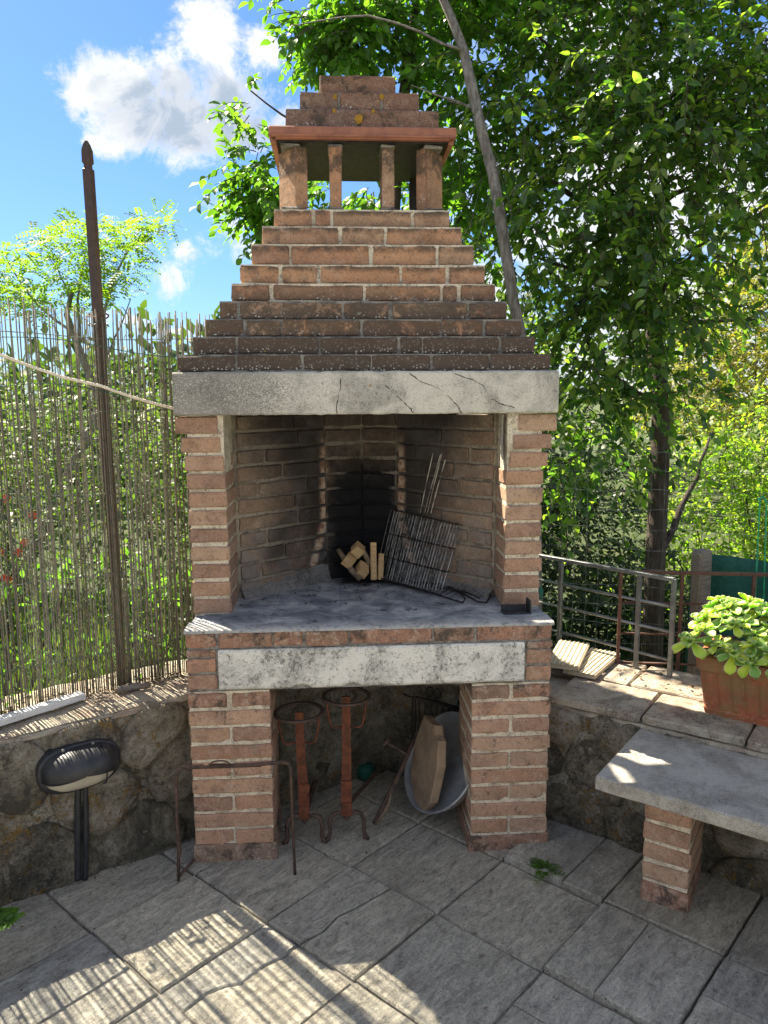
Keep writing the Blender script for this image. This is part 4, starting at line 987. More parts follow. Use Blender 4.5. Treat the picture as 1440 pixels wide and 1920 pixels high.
while s<SE:
    # height follows the sagging top line
    top=1.335-.02*max(0,min(1,(s+.2)/.8))+rnd.uniform(-.028,.018)
    if rnd.random()<.05: top-=rnd.uniform(.03,.15)
    o=link('cane',canemesh(rnd.randrange(18)),fen,FD*s+FN*rnd.uniform(-.004,.004)-Vector((0,0,.012)),(rnd.uniform(-.008,.008),rnd.uniform(-.010,.010),rnd.uniform(0,6.28)))
    o.scale=((1,1,top/1.3) if s>-.42 else (1.5,1.5,top/1.3)); s+=rnd.choice([.0052,.0060,.0066,.0074,.0084]) if s>-.42 else rnd.choice([.012,.013,.015])
for z in (.14,.42,.70,.98,1.22):
    pts=[FD*(-1.3+.04*i)+FN*(.006*(1 if i%2 else -1))+Z*(z+.006*math.sin(i*.4)) for i in range(int((SE+1.3)/.04)+1)]
    MB().tube(pts,.0015,4).build('binding_wire',M_greengrey,fen)
# diamond mesh, a single stuff part
cm=MB(); pit=.055; zt0=.0; hgt=1.18; off=FN*.012
nst=int((SE+1.3)/pit)
for i in range(-int(hgt/pit)-1,nst+1):
    for dirn in (1,-1):
        pts=[]
        k0=0
        for k in range(int(hgt/(pit*.5))+1):
            ss=-1.3+i*pit+(dirn*k*pit*.5) + (0 if dirn>0 else hgt)
            if -1.3<=ss<=SE: pts.append(FD*ss+off+FN*(.004*math.sin(ss*5+k))+Z*(k*pit*.5+.01*math.sin(ss*7)))
        if len(pts)>1: cm.tube(pts,.0007,3,False)
tag(cm.build('wire_mesh',M_greenwire,fen),kind='stuff')
for dz,a_ in ((1.21,.012),(1.06,.02)):
    pts=[FD*(-1.3+.06*i)+off+Z*(dz+a_*math.sin(i*.55)-.03*max(0,i-22)/8) for i in range(int((SE+1.3)/.06)+1)]
    MB().tube(pts,.0016,5).build('tension_wire',M_greenwire,fen)
# post, angle iron
PB=gz(228,1281,HL); PT=PB+Vector((-.012,-.002,1.845)); D_=(PT-PB)
post=empty('steel_post',PB); tag(post,'tall brown angle iron post with pointed notched tip rising above cane fence','post')
vs=[];fs=[]; w=.0195
prof=[(0,1),(.952,1),(.954,.72),(.960,.72),(.963,1),(.984,.95),(.994,.6),(1.,.25)]
for (t,k) in prof:
    p=D_*t
    for (a,b) in ((-w,-.0),(0,-w*.9),(w,0),(w-.005,.003),(0,-w*.9+.009),(-w+.005,.003)): q=FD*(a*k)+FN*(-b*k+.012); vs.append(tuple(p+q))
for i in range(len(prof)-1):
    for k in range(6): fs.append((i*6+k,i*6+(k+1)%6,(i+1)*6+(k+1)%6,(i+1)*6+k))
fs+=[tuple(range(5,-1,-1)),tuple((len(prof)-1)*6+k for k in range(6))]
MB().add(vs,fs).build('angle_bar',M_brownpaint,post)
MB().tube([D_*.70+FD*(.034*math.cos(t))+FN*(.03*math.sin(t)+.012)+Z*(.006*math.sin(2*t)) for t in [i*math.pi/7 for i in range(15)]],.0028,5).build('wire_tie',M_railrust,post)
MB().tube([D_*.685+FD*(.032*math.cos(t))+FN*(.03*math.sin(t)+.012)-Z*(.006*math.sin(3*t)) for t in [i*math.pi/7 for i in range(15)]],.0022,5).build('green_tie',M_greenwire,post)
rp_=[pl(u,v,F0+FN*.05,FN) for u,v in [(-180,590),(-60,640),(0,665),(60,688),(120,708),(190,724),(240,742),(290,757),(325,766),(345,772)]]
o=MB().tube(rp_,.0050,7).build('cream_cord',M_rope,None,True); tag(o,'cream cord slung across the cane fence to the chimney mantel','cord')
# scraps on the left cap
A=[gz(0,1366,.535),gz(162,1314,.535),gz(148,1303,.535)]
e=(A[1]-A[0]).normalized(); ang=math.atan2(e.y,e.x); mid=A[0]-e*.05
o=MB().box((0,0,0),(.40,.040,.022),0,.002,.0006).build('white_batten',M_whitewood); o.location=A[1]-e*.20+Vector((-e.y,e.x,0))*.020+Z*.016; o.rotation_euler=(0,0,ang); tag(o,'whitewashed wooden batten lying along the left wall top','batten')
a=gz(220,1296,.54);b=gz(282,1286,.54)
o=MB().tube([a,(a+b)/2,b],[.0125,.013,.012],10).build('grey_tube',M_driftwood,None,True); o.location.z=.006; tag(o,'short grey weathered stick at the foot of the steel post','stick')

# ------------------------------------------------------------------ bench
BD=Vector((.768,-.64,0)).normalized(); BP=Vector((.64,.768,0)).normalized(); c0=Vector((.634,-.356,.45)); bw=.40; bl_=1.30
ben=empty('stone_bench',(.85,-.3,0)); tag(ben,'stone slab bench on brick supports beside the right wall','bench'); OB=Vector((.85,-.3,0))
vs,fs=chbox(bl_/2,bw/2,.0225,.005,26,rnd,.0014); mb=MB().add(vs,fs); o=mb.build('seat_slab',M_bench,ben); c=c0+BD*bl_/2+BP*bw/2; o.location=(c.x-OB.x,c.y-OB.y,.4275); o.rotation_euler=(0,0,math.atan2(BD.y,BD.x))
for k,(sx,sy) in enumerate([(.808,-.312),(1.50,-.90)]):
    sp=empty('support',parent=ben,loc=(0,0,0)); a_=R(-35); ca=Vector((math.cos(a_),math.sin(a_),0)); cb_=Vector((-math.sin(a_),math.cos(a_),0)); A_=Vector((sx,sy,0))-OB
    q=[A_+ca*.003+cb_*.003,A_+ca*.131+cb_*.003,A_+ca*.131+cb_*.23,A_+ca*.003+cb_*.23]; MB().prism([(p.x,p.y) for p in q],0,.404).build('support_mortar',M_mortar,sp)
    z=.0
    for i in range(6):
        h=.078 if i==0 else .052; cc=A_+ca*.067+cb_*.1165
        brick(sp,(cc.x,cc.y,z+h/2),a_+R(90),.235 if i else .238,.134 if i else .137,h,M_brick if i else M_brick_edge); z+=h+.0125

# ------------------------------------------------------------------ trough with succulent
pA=gz(1318,1336,HRT); pd=Vector((.762,-.648,0)).normalized(); pp=Vector((.648,.762,0)); LT=.52; WT=.19; HTR=.205
tro=empty('terracotta_trough',pA); tag(tro,'weathered ribbed terracotta trough standing on the right wall top','planter')
def tro_ring(z,ex,rib=0):
    r_=[];n1=40
    def side(a,b,k):
        for i in range(k): r_.append(a+(b-a)*i/k)
    x0,x1,y0,y1=-ex,LT+ex,-ex,WT+ex
    side(Vector((x0,y0,0)),Vector((x1,y0,0)),52); side(Vector((x1,y0,0)),Vector((x1,y1,0)),12); side(Vector((x1,y1,0)),Vector((x0,y1,0)),52); side(Vector((x0,y1,0)),Vector((x0,y0,0)),12)
    out_=[]
    cxy=Vector((LT/2,WT/2,0))
    for i,q in enumerate(r_):
        d_=(q-cxy); k=0
        if rib: k=rib*(1 if (i%4) in(0,1) else 0)
        # rounded corners
        qx=max(x0+.02,min(x1-.02,q.x)); qy=max(y0+.02,min(y1-.02,q.y)); v_=q-Vector((qx,qy,0))
        if v_.length>.02: q=Vector((qx,qy,0))+v_.normalized()*.02
        q=q-Vector((0 if abs(q.y-y0)<.001 or abs(q.y-y1)<.001 else math.copysign(k,q.x-LT/2),math.copysign(k,q.y-WT/2) if abs(q.y-y0)<.001 or abs(q.y-y1)<.001 else 0,0))
        out_.append(pd*q.x+pp*q.y+Z*z)
    return out_
vs=[];fs=[]; spec_=[(0,.0,0),(.018,.004,0),(.022,.000,0),(.03,.003,.004),(.10,.012,.004),(.145,.018,.004),(.152,.018,0),(.156,.027,0),(.20,.031,0),(HTR,.026,0),(HTR,.012,0),(HTR-.03,.010,0)]
for (z,ex,rb) in spec_: vs+=[tuple(q) for q in tro_ring(z,ex,rb)]
n=128
for k in range(len(spec_)-1):
    for i in range(n): fs.append((k*n+i,k*n+(i+1)%n,(k+1)*n+(i+1)%n,(k+1)*n+i))
MB().add(vs,fs).build('trough_body',M_terra,tro)
so2=MB(); rg_=tro_ring(HTR-.025,.010); so2.add([tuple(q) for q in rg_],[tuple(range(128))]); so2.build('soil',M_dirt,tro)
suc=empty('succulent_plant',pA+Z*.18); tag(suc,'bright green fleshy succulent rosettes filling the terracotta trough','plant'); OS=pA+Z*.18
def fleshy(L,W,cup,var):
    rg=random.Random(var); vs=[];fs=[];uv=[]
    prof=[(0,.22),(.25,.40),(.5,.72),(.72,.97),(.88,.90),(.97,.55),(1.0,.12)]
    for side in (1,-1):
        for (t,wd) in prof:
            for k,x in enumerate((-1,-.5,0,.5,1)):
                zz_=cup*(x*x)*.35*W+ .16*L*t*t*(-1 if side<0 else -1)+(side*.0022*(1-abs(x)**3)); vs.append((x*wd*W/2,t*L,zz_)); uv.append((.5+x*.5,t))
    m_=len(prof)*5
    for i in range(len(prof)-1):
        for k in range(4):
            a=i*5+k; fs.append((a,a+1,a+6,a+5)); fs.append((m_+a,m_+a+5,m_+a+6,m_+a+1))
    me=bpy.data.meshes.new('fleshy_leaf'); me.from_pydata(vs,[],fs); ul=me.uv_layers.new(name='uv')
    for lp in me.loops: ul.data[lp.index].uv=uv[lp.vertex_index]
    me.materials.append(M_succ); me.shade_smooth(); return me
FL=[fleshy(.060,.040,.9,1),fleshy(.052,.036,1.2,2),fleshy(.040,.028,1.4,3),fleshy(.065,.036,.7,4)]
rg=random.Random(5); rcs=[]
for k in range(60):
    for _ in range(60):
        s_=rg.uniform(-.045,LT+.03); y_=rg.uniform(-.045,WT+.03)
        if all((s_-a)**2+((y_-b)*1.1)**2>.041**2 for a,b,_z in rcs): break
    e_=max(0,-y_,-s_)/.045; hz=.085+.020*math.sin((s_+.1)*14)+.055*min(1,max(0,y_)/.12)-e_*.055+rg.uniform(-.012,.016)
    rcs.append((s_,y_,hz))
for (s_,y_,hz) in rcs:
    ro=empty('rosette',parent=suc,loc=pd*s_+pp*y_+Z*hz)
    tiltv=Vector((pd*(s_-LT/2)*1.2+pp*(y_-.09)*3.)); tiltv=(Z+tiltv*.9+Vector((rg.uniform(-.2,.2),rg.uniform(-.2,.2),0))).normalized()
    F=tiltv.to_track_quat('Z','Y').to_matrix(); sc=rg.uniform(.85,1.22); nl=rg.randint(12,14); ph=rg.uniform(0,6)
    for i in range(nl):
        t=i/nl; el=R(-18+92*t); az=ph+i*2.39996
        l=link('leaf',FL[rg.choice([0,0,1,3]) if t<.6 else 2],ro); m4=(F@(Matrix.Rotation(az,3,'Z')@Matrix.Rotation(el,3,'X'))).to_4x4()
        l.matrix_local=m4@Matrix.Scale(sc*(1-.35*t),4)

# ------------------------------------------------------------------ decking boards on right wall
c=[gz(1035,1256,HRT+.035),gz(1118,1233,HRT+.035),gz(1088,1212,HRT+.035),gz(1030,1206,HRT+.035)]
bdv=(Vector((.742,.602,0))-Vector((.692,.33,0))); 
for k in range(2):
    bo=empty('deck_board',(.80-.0+.085*k,.46-.04*k,HRT)); tag(bo,['upper grooved pale deck board in the stack against the chimney','lower grooved pale deck board sticking out under the upper one'][k],'board','grooved boards on the right wall')
    ang=R(64 if k==0 else 52); L=.30; Wd=.125; zc=.032-.022*k+.006
    prof=[]; 
    for i in range(7):
        x=-Wd/2+Wd*i/7; prof+=[(x+.002,.006),(x+.012,.010),(x+.016,.006)]
    vs=[];fs=[]; pr=[(-Wd/2,-.009)]+[(x,y) for x,y in prof]+[(Wd/2,.006),(Wd/2,-.009)]
    for yy in (-L/2,L/2):
        for (x,z) in pr: vs.append((x,yy,z+zc))
    n=len(pr); fs=[(i,(i+1)%n,n+(i+1)%n,n+i) for i in range(n)]+[tuple(range(n-1,-1,-1)),tuple(range(n,2*n))]
    o=MB().add(vs,fs).build('board',M_paleboard,bo); bo.rotation_euler=(0,0,ang-R(90))

# ------------------------------------------------------------------ railings on the right
def railing(name,label,P0,D,z0,z1,xs,rails,m,w=.015,ext=(0,0),hollow=True):
    r_=empty(name,(P0.x,P0.y,0)); tag(r_,label,'railing')
    ang=math.atan2(D.y,D.x)
    for x in xs:
        o=MB().box((0,0,0),(w*1.1,w*1.1,z1-z0),0,.001).build('post',m,r_); p=D*x; o.location=(p.x,p.y,(z0+z1)/2); o.rotation_euler=(0,0,ang)
    for i,z in enumerate(rails):
        L=xs[-1]-xs[0]+ext[0]+ext[1]; mid=(xs[0]-ext[0]+xs[-1]+ext[1])/2
        ww=w*(1.25 if i==0 else .8)
        o=MB().tube([(-L/2,0,0),(0,0,rnd.uniform(-.003,.003)),(L/2,0,0)],ww/2,8).build('rail',m,r_,True) if i else MB().box((0,0,0),(L,w*1.3,w),0,.001).build('rail',m,r_)
        p=D*mid; o.location=(p.x,p.y-(0 if i==0 else 0)+0,z); o.rotation_euler=(0,0,ang)
    return r_
RP=Vector((.823,.665,0)); RD=Vector((.633,-.774,0)).normalized(); ln=(Vector((1.136,.283,0))-RP).length
railing('steel_railing','grey steel tube railing standing on the right wall behind the boards',RP,RD,HRT-.01,.875,[0,.355,ln],[.872,.768,.670,.560],M_zinc,.0145,(.16,0))
q0=gz(1130,1072,.865); q1=gz(1440,1079,.865); RD2=(q1-q0).normalized(); L2=(q1-q0).length
railing('brown_railing','rust brown steel railing continuing behind the terracotta trough',Vector((q0.x,q0.y,0))-RD2*.1,RD2,.30,.87,[.17,.40,L2*.92+.1,L2+.7],[.868,.745,.62,.50],M_railrust,.012,(0,.4))
# welded wire fence behind the railing
WF=Vector((.80,1.10,0)); WFD=Vector((.93,-.36,0)).normalized(); wf=empty('welded_wire_fence',WF); tag(wf,'sagging green grey welded wire fence between the railing and the trees','fence')
wm=MB()
for i in range(46):
    x=-.35+i*.055; wm.tube([WFD*x+Z*(-.3),WFD*(x+.004)+Y*.01*math.sin(i)+Z*.6,WFD*x+Z*1.30],.0010,3,False)
for k in range(18):
    z=-.2+k*.0882; wm.tube([WFD*(-.35+.1*i)+Z*(z+.007*math.sin(i*1.3+k))+Y*.006*math.sin(i*2.+k) for i in range(25)],.0012,3,False)
tag(wm.build('wire_mesh',M_greengrey,wf),kind='stuff')
for x in (.0,2.1): o=MB().box((0,0,.5),(.03,.03,1.7),0,.002).build('fence_post',M_driftwood,wf); o.location=WFD*x
# wooden post and green netting
wp=gz(1298,1275,.45); wp=at(1312,1160,3.15); o=MB().box((0,0,0),(.065,.06,.95),0,.008,.004).build('timber_post',M_driftwood); o.location=(wp.x,wp.y,.46); o.rotation_euler=(R(2),R(-3),R(20)); tag(o,'weathered grey timber post behind the terracotta trough','post')
nt_=empty('netting_panel',at(1400,1130,3.25)); tag(nt_,'dark green shade netting panel behind the succulent','netting'); vs=[];fs=[]
NX,NZ=30,14
for k in range(NZ+1):
    for i in range(NX+1):
        x=i/NX*.95-.22; z=-.55+k/NZ*.74+.012*math.sin(i*.5)*(k/NZ); y=.018*math.sin(i*1.05)+.01*math.sin(i*2.3+k*.2); vs.append((x,y-x*.25,z))
for k in range(NZ):
    for i in range(NX): a=k*(NX+1)+i; fs.append((a,a+1,a+NX+2,a+NX+1))
o=MB().add(vs,fs).build('net_sheet',M_netting,nt_,True); md=o.modifiers.new('t','SOLIDIFY'); md.thickness=.003
for (u0,u1,nm) in ((1428,1412,'a'),(1436,1426,'b')):
    pass
gh=empty('green_stake',at(1430,1000,3.0)); tag(gh,'pair of thin bright green plant stakes tied together near the right edge','plant stake'); B=gh.location.copy()
for (a,b) in (((1425,935),(1412,1200)),((1437,940),(1430,1200))): MB().tube([at(*a,3.0)-B,at(*b,3.0)-B],.003,6).build('stake',mat('green_stake_plastic',flat((.03,.35,.17),(.02,.25,.12))) if 'green_stake_plastic' not in bpy.data.materials else bpy.data.materials['green_stake_plastic'],gh)
MB().tube([at(1420,938,3.)-B,at(1430,930,3.)-B,at(1438,942,3.)-B],.004,5).build('tie',bpy.data.materials['green_stake_plastic'],gh)

# ================================================================== foliage
def leaf_template(kind):
    if kind=='broad': return np.array([(0,0,0),(.24,.26,.08),(.29,.52,.07),(.14,.82,-.03),(0,1.,-.20),(-.14,.82,-.03),(-.29,.52,.07),(-.24,.26,.08),(0,.30,-.02),(0,.68,-.03)]),[(0,1,8),(1,2,9),(1,9,8),(2,3,9),(3,4,9),(0,8,7),(7,8,9),(7,9,6),(6,9,5),(5,9,4)]
    if kind=='mid': return np.array([(0,0,0),(.27,.40,.04),(.15,.80,0),(0,1.,-.06),(-.15,.80,0),(-.27,.40,.04)]),[(0,1,5),(1,2,4),(1,4,5),(2,3,4)]
    return np.array([(0,0,0),(.26,.45,.03),(0,1.,-.03),(-.26,.45,.03)]),[(0,1,2),(0,2,3)]
def leaves(name,P,Dv,Nv,S_,kind,m,parent=None,stuff=True,wid=1.):
    T,Fc=leaf_template(kind); T=T*np.array([wid,1,1]); n=len(P)
    Dv=Dv/np.linalg.norm(Dv,axis=1,keepdims=True); Xv=np.cross(Dv,Nv); Xv/=np.linalg.norm(Xv,axis=1,keepdims=True)+1e-9; Zv=np.cross(Xv,Dv)
    V=P[:,None,:]+S_[:,None,None]*(T[None,:,0:1]*Xv[:,None,:]+T[None,:,1:2]*Dv[:,None,:]+T[None,:,2:3]*Zv[:,None,:])
    Fa=np.array(Fc)[None]+ (np.arange(n)*len(T))[:,None,None]
    me=bpy.data.meshes.new(name); nf=n*len(Fc)
    me.vertices.add(n*len(T)); me.vertices.foreach_set('co',V.reshape(-1).astype(np.float32))
    me.loops.add(nf*3); me.loops.foreach_set('vertex_index',Fa.reshape(-1).astype(np.int32))
    me.polygons.add(nf); me.polygons.foreach_set('loop_start',np.arange(nf,dtype=np.int32)*3)
    at_=me.attributes.new('rnd','FLOAT','POINT'); at_.data.foreach_set('value',np.repeat(nrg.random(n),len(T)).astype(np.float32))
    me.update(); me.validate(); me.materials.append(m); me.shade_smooth() if kind=='broad' else None
    o=link(name,me,parent); 
    if stuff: o['kind']='stuff'
    return o
def unit(v): return v/(np.linalg.norm(v,axis=-1,keepdims=True)+1e-9)
def twigs(blobs,count,nl,tl,ls,droop=.35,shell=.55,face=None):
    """leafy twigs through the volume of a set of ellipsoids (centre, radii)"""
    vol=np.array([b[1][0]*b[1][1]*b[1][2] for b in blobs]); pr=vol/vol.sum(); P=[];D=[];Nn=[];S_=[];tw=[]
    idx=nrg.choice(len(blobs),count,p=pr)
    for i in idx:
        c,r=blobs[i]; d=unit(nrg.normal(size=3)); rad=nrg.random()**(shell); c=np.array(c);r=np.array(r)
        b=c+d*rad*r*(1+.15*nrg.normal()); dr=unit(d*np.array([1,1,.5])+nrg.normal(size=3)*.6+np.array([0,0,-droop*.6])); L=tl*nrg.uniform(.6,1.3)
        pts=[b+dr*L*t+np.array([0,0,-droop*L*t*t*.6]) for t in (0,.35,.7,1.)]; tw.append(pts)
        k=int(nl*nrg.uniform(.7,1.3)); side=unit(np.cross(dr,nrg.normal(size=3)*.4+np.array([0,0,1.])))
        for q in range(k):
            t=.1+.9*q/max(k-1,1); p=b+dr*L*t+np.array([0,0,-droop*L*t*t*.6]); sg=1 if q%2 else -1
            ld=unit(dr*.55+side*sg*.85+nrg.normal(size=3)*.28+np.array([0,0,-.35])) if q<k-1 else dr
            P.append(p);D.append(ld);Nn.append(unit(np.array([0,0,1.])+nrg.normal(size=3)*.45+dr*.2));S_.append(ls*nrg.uniform(.5,1.25))
    return np.array(P),np.array(D),np.array(Nn),np.array(S_),tw
SUNRAYS=[((1.22,0,.82),.20),((1.38,-.1,.84),.18),((.86,.42,.50),.09),((.98,.25,.50),.08),((1.08,.12,.50),.07),((.78,.52,.5),.06)]+[(tuple(gz(u,v,.45)),.035) for u,v in ((1140,1448),(1165,1440),(1190,1436),(1215,1436),(1240,1440))]+[(tuple(gz(1270,1740,0)),.03)]
def prune(tt,k):
    P,D,Nn,S_,tw=tt; keep=np.ones(len(P),bool); sv=np.array(SUNV)
    for p0,r in SUNRAYS:
        w=P-np.array(p0); t=w@sv; dist=np.linalg.norm(w-t[:,None]*sv,axis=1); keep&=~((dist<r+.045)&(t>0))
    tw=[q for q in tw if all(np.linalg.norm((w:=q[2]-np.array(p0))-(w@sv)*sv)>r+.03 for p0,r in SUNRAYS)]
    return P[keep],D[keep],Nn[keep],S_[keep],tw
def twigmesh(tw,r,m,parent,name='twigs'):
    mb=MB()
    for p in tw: mb.tube([Vector(q) for q in p],[r,r*.8,r*.6,r*.3],3,False)
    o=mb.build(name,m,parent); o['kind']='stuff'; return o
def limb(par,a,b,r0,r1,m,bend=.12,n=8,name='limb'):
    a=Vector(a);b=Vector(b); L=(b-a).length; w1=Vector([rnd.uniform(-1,1) for _ in range(3)])*bend*L; pts=[];rs=[]
    for i in range(n+1):
        t=i/n; p=a+(b-a)*t+w1*math.sin(t*math.pi)+Vector([rnd.uniform(-1,1)*.012*L for _ in range(3)])*(0 if i in(0,n) else 1); pts.append(p); rs.append((r0+(r1-r0)*t)*rnd.uniform(.93,1.07))
    return MB().tube(pts,rs,7).build(name,m,par,True)
def bl_(u,v,D,rx,ry,rz): return (tuple(at(u,v,D)),(rx,ry,rz))
def drop(Pv,k): return Pv
# 1 big broadleaf tree at the right
T1=empty('broadleaf_tree',at(1228,1100,4.2)); T1.location.z=-.3; tag(T1,'large dark broadleaf tree with straight trunk right of the chimney','tree'); B1=np.array(T1.location)
sub=lambda p,b: Vector(p)-Vector(b)
tr_=[at(1226,1190,4.2),at(1228,1060,4.2),at(1236,900,4.2),at(1240,760,4.2),at(1222,600,4.25),at(1190,420,4.3),at(1180,250,4.3),at(1200,60,4.4),at(1210,-160,4.4)]
tr_[0]=Vector((tr_[0].x,tr_[0].y,-.3)); MB().tube([sub(p,B1) for p in tr_],[.062,.055,.052,.050,.046,.042,.036,.028,.02],10).build('trunk',M_bark,T1,True)
for (i,u,v,D,r0) in ((1,1330,820,4.3,.022),(3,1100,640,3.9,.024),(4,1000,480,3.9,.024),(5,960,260,4.0,.022),(5,1380,330,3.9,.026),(4,1420,600,4.1,.022),(6,1000,60,4.1,.02),(6,1400,80,4.0,.022),(7,1080,-100,4.2,.02),(5,1120,300,3.6,.02),(4,1330,450,3.7,.018)):
    limb(T1,sub(tr_[i],B1),sub(at(u,v,D),B1),r0,.006,M_bark,.08)
blobs=[bl_(960,200,3.9,.42,.35,.42),bl_(1000,420,3.8,.36,.32,.34),bl_(1120,110,3.9,.5,.4,.5),bl_(1130,330,3.7,.45,.36,.42),bl_(1230,230,3.6,.42,.34,.46),bl_(1330,120,3.7,.5,.4,.5),bl_(1400,330,3.8,.42,.36,.36),
       bl_(1230,500,3.7,.42,.36,.40),bl_(1120,560,3.9,.40,.32,.34),bl_(1110,720,3.9,.36,.30,.34),bl_(1230,680,3.9,.34,.28,.32),bl_(1330,560,4.1,.30,.28,.24),bl_(1060,860,4.1,.26,.26,.30),
       bl_(1240,-150,4.0,.9,.6,.6),bl_(900,-60,4.2,.5,.45,.3),bl_(1500,150,3.9,.5,.4,.6),bl_(1170,830,4.2,.26,.26,.24)]
P,D,Nn,S_,tw=prune(twigs(blobs,1800,11,.24,.061,.55),11)
camd=np.linalg.norm(P-CAMP,axis=1); order=np.argsort(camd); ctr=B1
near=order[:260]; far=order[260:]
leaves('crown',P[far]-ctr,D[far],Nn[far],S_[far],'broad',M_leaf,T1)
# the nearest leaves are parts of their own
T_,F_=leaf_template('broad'); lm_=[]
for k in range(5):
    me=bpy.data.meshes.new('leaf'); me.from_pydata([tuple(q) for q in T_],[],F_); a_=me.attributes.new('rnd','FLOAT','POINT'); a_.data.foreach_set('value',[.1+.2*k]*len(T_)); me.materials.append(M_leaf); me.shade_smooth(); lm_.append(me)
for i in near:
    d_=unit(D[i]); x_=unit(np.cross(d_,Nn[i])); z_=np.cross(x_,d_); o=link('leaf',lm_[rnd.randrange(5)],T1)
    mm_=Matrix((tuple(x_),tuple(d_),tuple(z_))).transposed().to_4x4(); o.matrix_local=Matrix.Translation(Vector(P[i]-ctr))@mm_@Matrix.Scale(S_[i],4)
twigmesh([[q-ctr for q in p] for p in tw],.0035,M_bark,T1)
# 2 sunlit tree behind the chimney
T2=empty('sunlit_tree',(.15,2.1,-.3)); tag(T2,'sunlit leafy tree rising directly behind the chimney cap','tree'); B2=np.array(T2.location)
t2=[Vector((.15,2.1,-.3)),Vector((.12,2.1,.8)),Vector((.18,2.15,1.8)),Vector((.25,2.1,2.8)),Vector((.35,2.0,3.6))]
MB().tube([sub(p,B2) for p in t2],[.07,.06,.05,.04,.02],10).build('trunk',M_bark,T2,True)
blobs=[bl_(480,330,4.0,.13,.22,.30),bl_(470,200,4.0,.075,.14,.16),bl_(515,380,4.2,.20,.25,.20),bl_(650,45,4.1,.30,.3,.18),bl_(760,70,4.2,.32,.3,.22),bl_(860,120,4.2,.32,.3,.36),bl_(840,360,4.3,.26,.3,.32),bl_(700,360,4.6,.5,.3,.22),
       bl_(570,150,4.2,.10,.16,.06),bl_(545,230,4.3,.07,.14,.06),bl_(900,330,4.4,.30,.3,.4),bl_(780,-90,4.3,.75,.45,.3),bl_(960,-60,4.3,.5,.4,.4),bl_(1120,-170,4.5,.7,.5,.4)]
for (j,u,v,D_l,r0) in ((2,480,330,4.0,.014),(3,470,170,4.0,.010),(3,640,40,4.1,.016),(3,860,120,4.2,.02),(2,700,360,4.6,.02),(3,760,-60,4.2,.02),(2,900,330,4.4,.018)):
    limb(T2,sub(t2[j],B2),sub(at(u,v,D_l),B2),r0,.004,M_bark,.07)
P,D,Nn,S_,tw=twigs(blobs[4:],950,11,.22,.066,.45); q=twigs(blobs[:4],380,12,.18,.060,.45,.7); P,D,Nn,S_=[np.concatenate([a,b]) for a,b in zip((P,D,Nn,S_),q[:4])]; P,D,Nn,S_,tw=prune((P,D,Nn,S_,tw+q[4]),11)
leaves('crown',P-B2,D,Nn,S_,'broad',M_leaf2,T2); twigmesh([[q-B2 for q in p] for p in tw],.003,M_bark,T2)
# 3 dead leaning trunk
T3=empty('dead_tree',(.80,1.15,-.3)); tag(T3,'bare grey leaning dead trunk crossing behind the chimney hood','dead tree'); B3=np.array(T3.location)
t3=[Vector((.86,1.12,-.3)),Vector((.84,1.15,.9)),at(980,640,3.6),at(962,560,3.6),at(945,450,3.6),at(925,330,3.62),at(902,240,3.64),at(884,160,3.66),at(868,90,3.68),at(845,30,3.7),at(822,-20,3.7),at(790,-90,3.75)]
MB().tube([sub(p,B3) for p in t3],[.034,.030,.0245,.026,.027,.026,.025,.027,.023,.021,.018,.015],9).build('trunk',M_deadbark,T3,True)
for pts,r0 in (([(868,95),(830,82),(790,62),(740,42),(690,30),(640,32),(590,42),(545,50)],.0075),([(892,205),(860,190),(820,180),(770,160)],.006),([(895,215),(915,260),(940,330),(965,420)],.0035),([(980,310),(985,250),(960,380),(950,470)],.002),
                ([(880,430),(905,330),(870,380)],.002),([(960,540),(935,500),(905,470),(870,430)],.003),([(975,600),(990,560),(1010,530)],.003),([(900,240),(935,300),(905,420),(880,520)],.002),([(840,190),(880,200),(930,250)],.0015)):
    q=[sub(at(u,v,3.64+.01*i)+Vector((0,0,rnd.uniform(-.004,.004))),B3) for i,(u,v) in enumerate(pts)]; MB().tube(q,[r0*(1-.75*i/len(q)) for i in range(len(q))],5).build('branch',M_deadbark,T3,True)
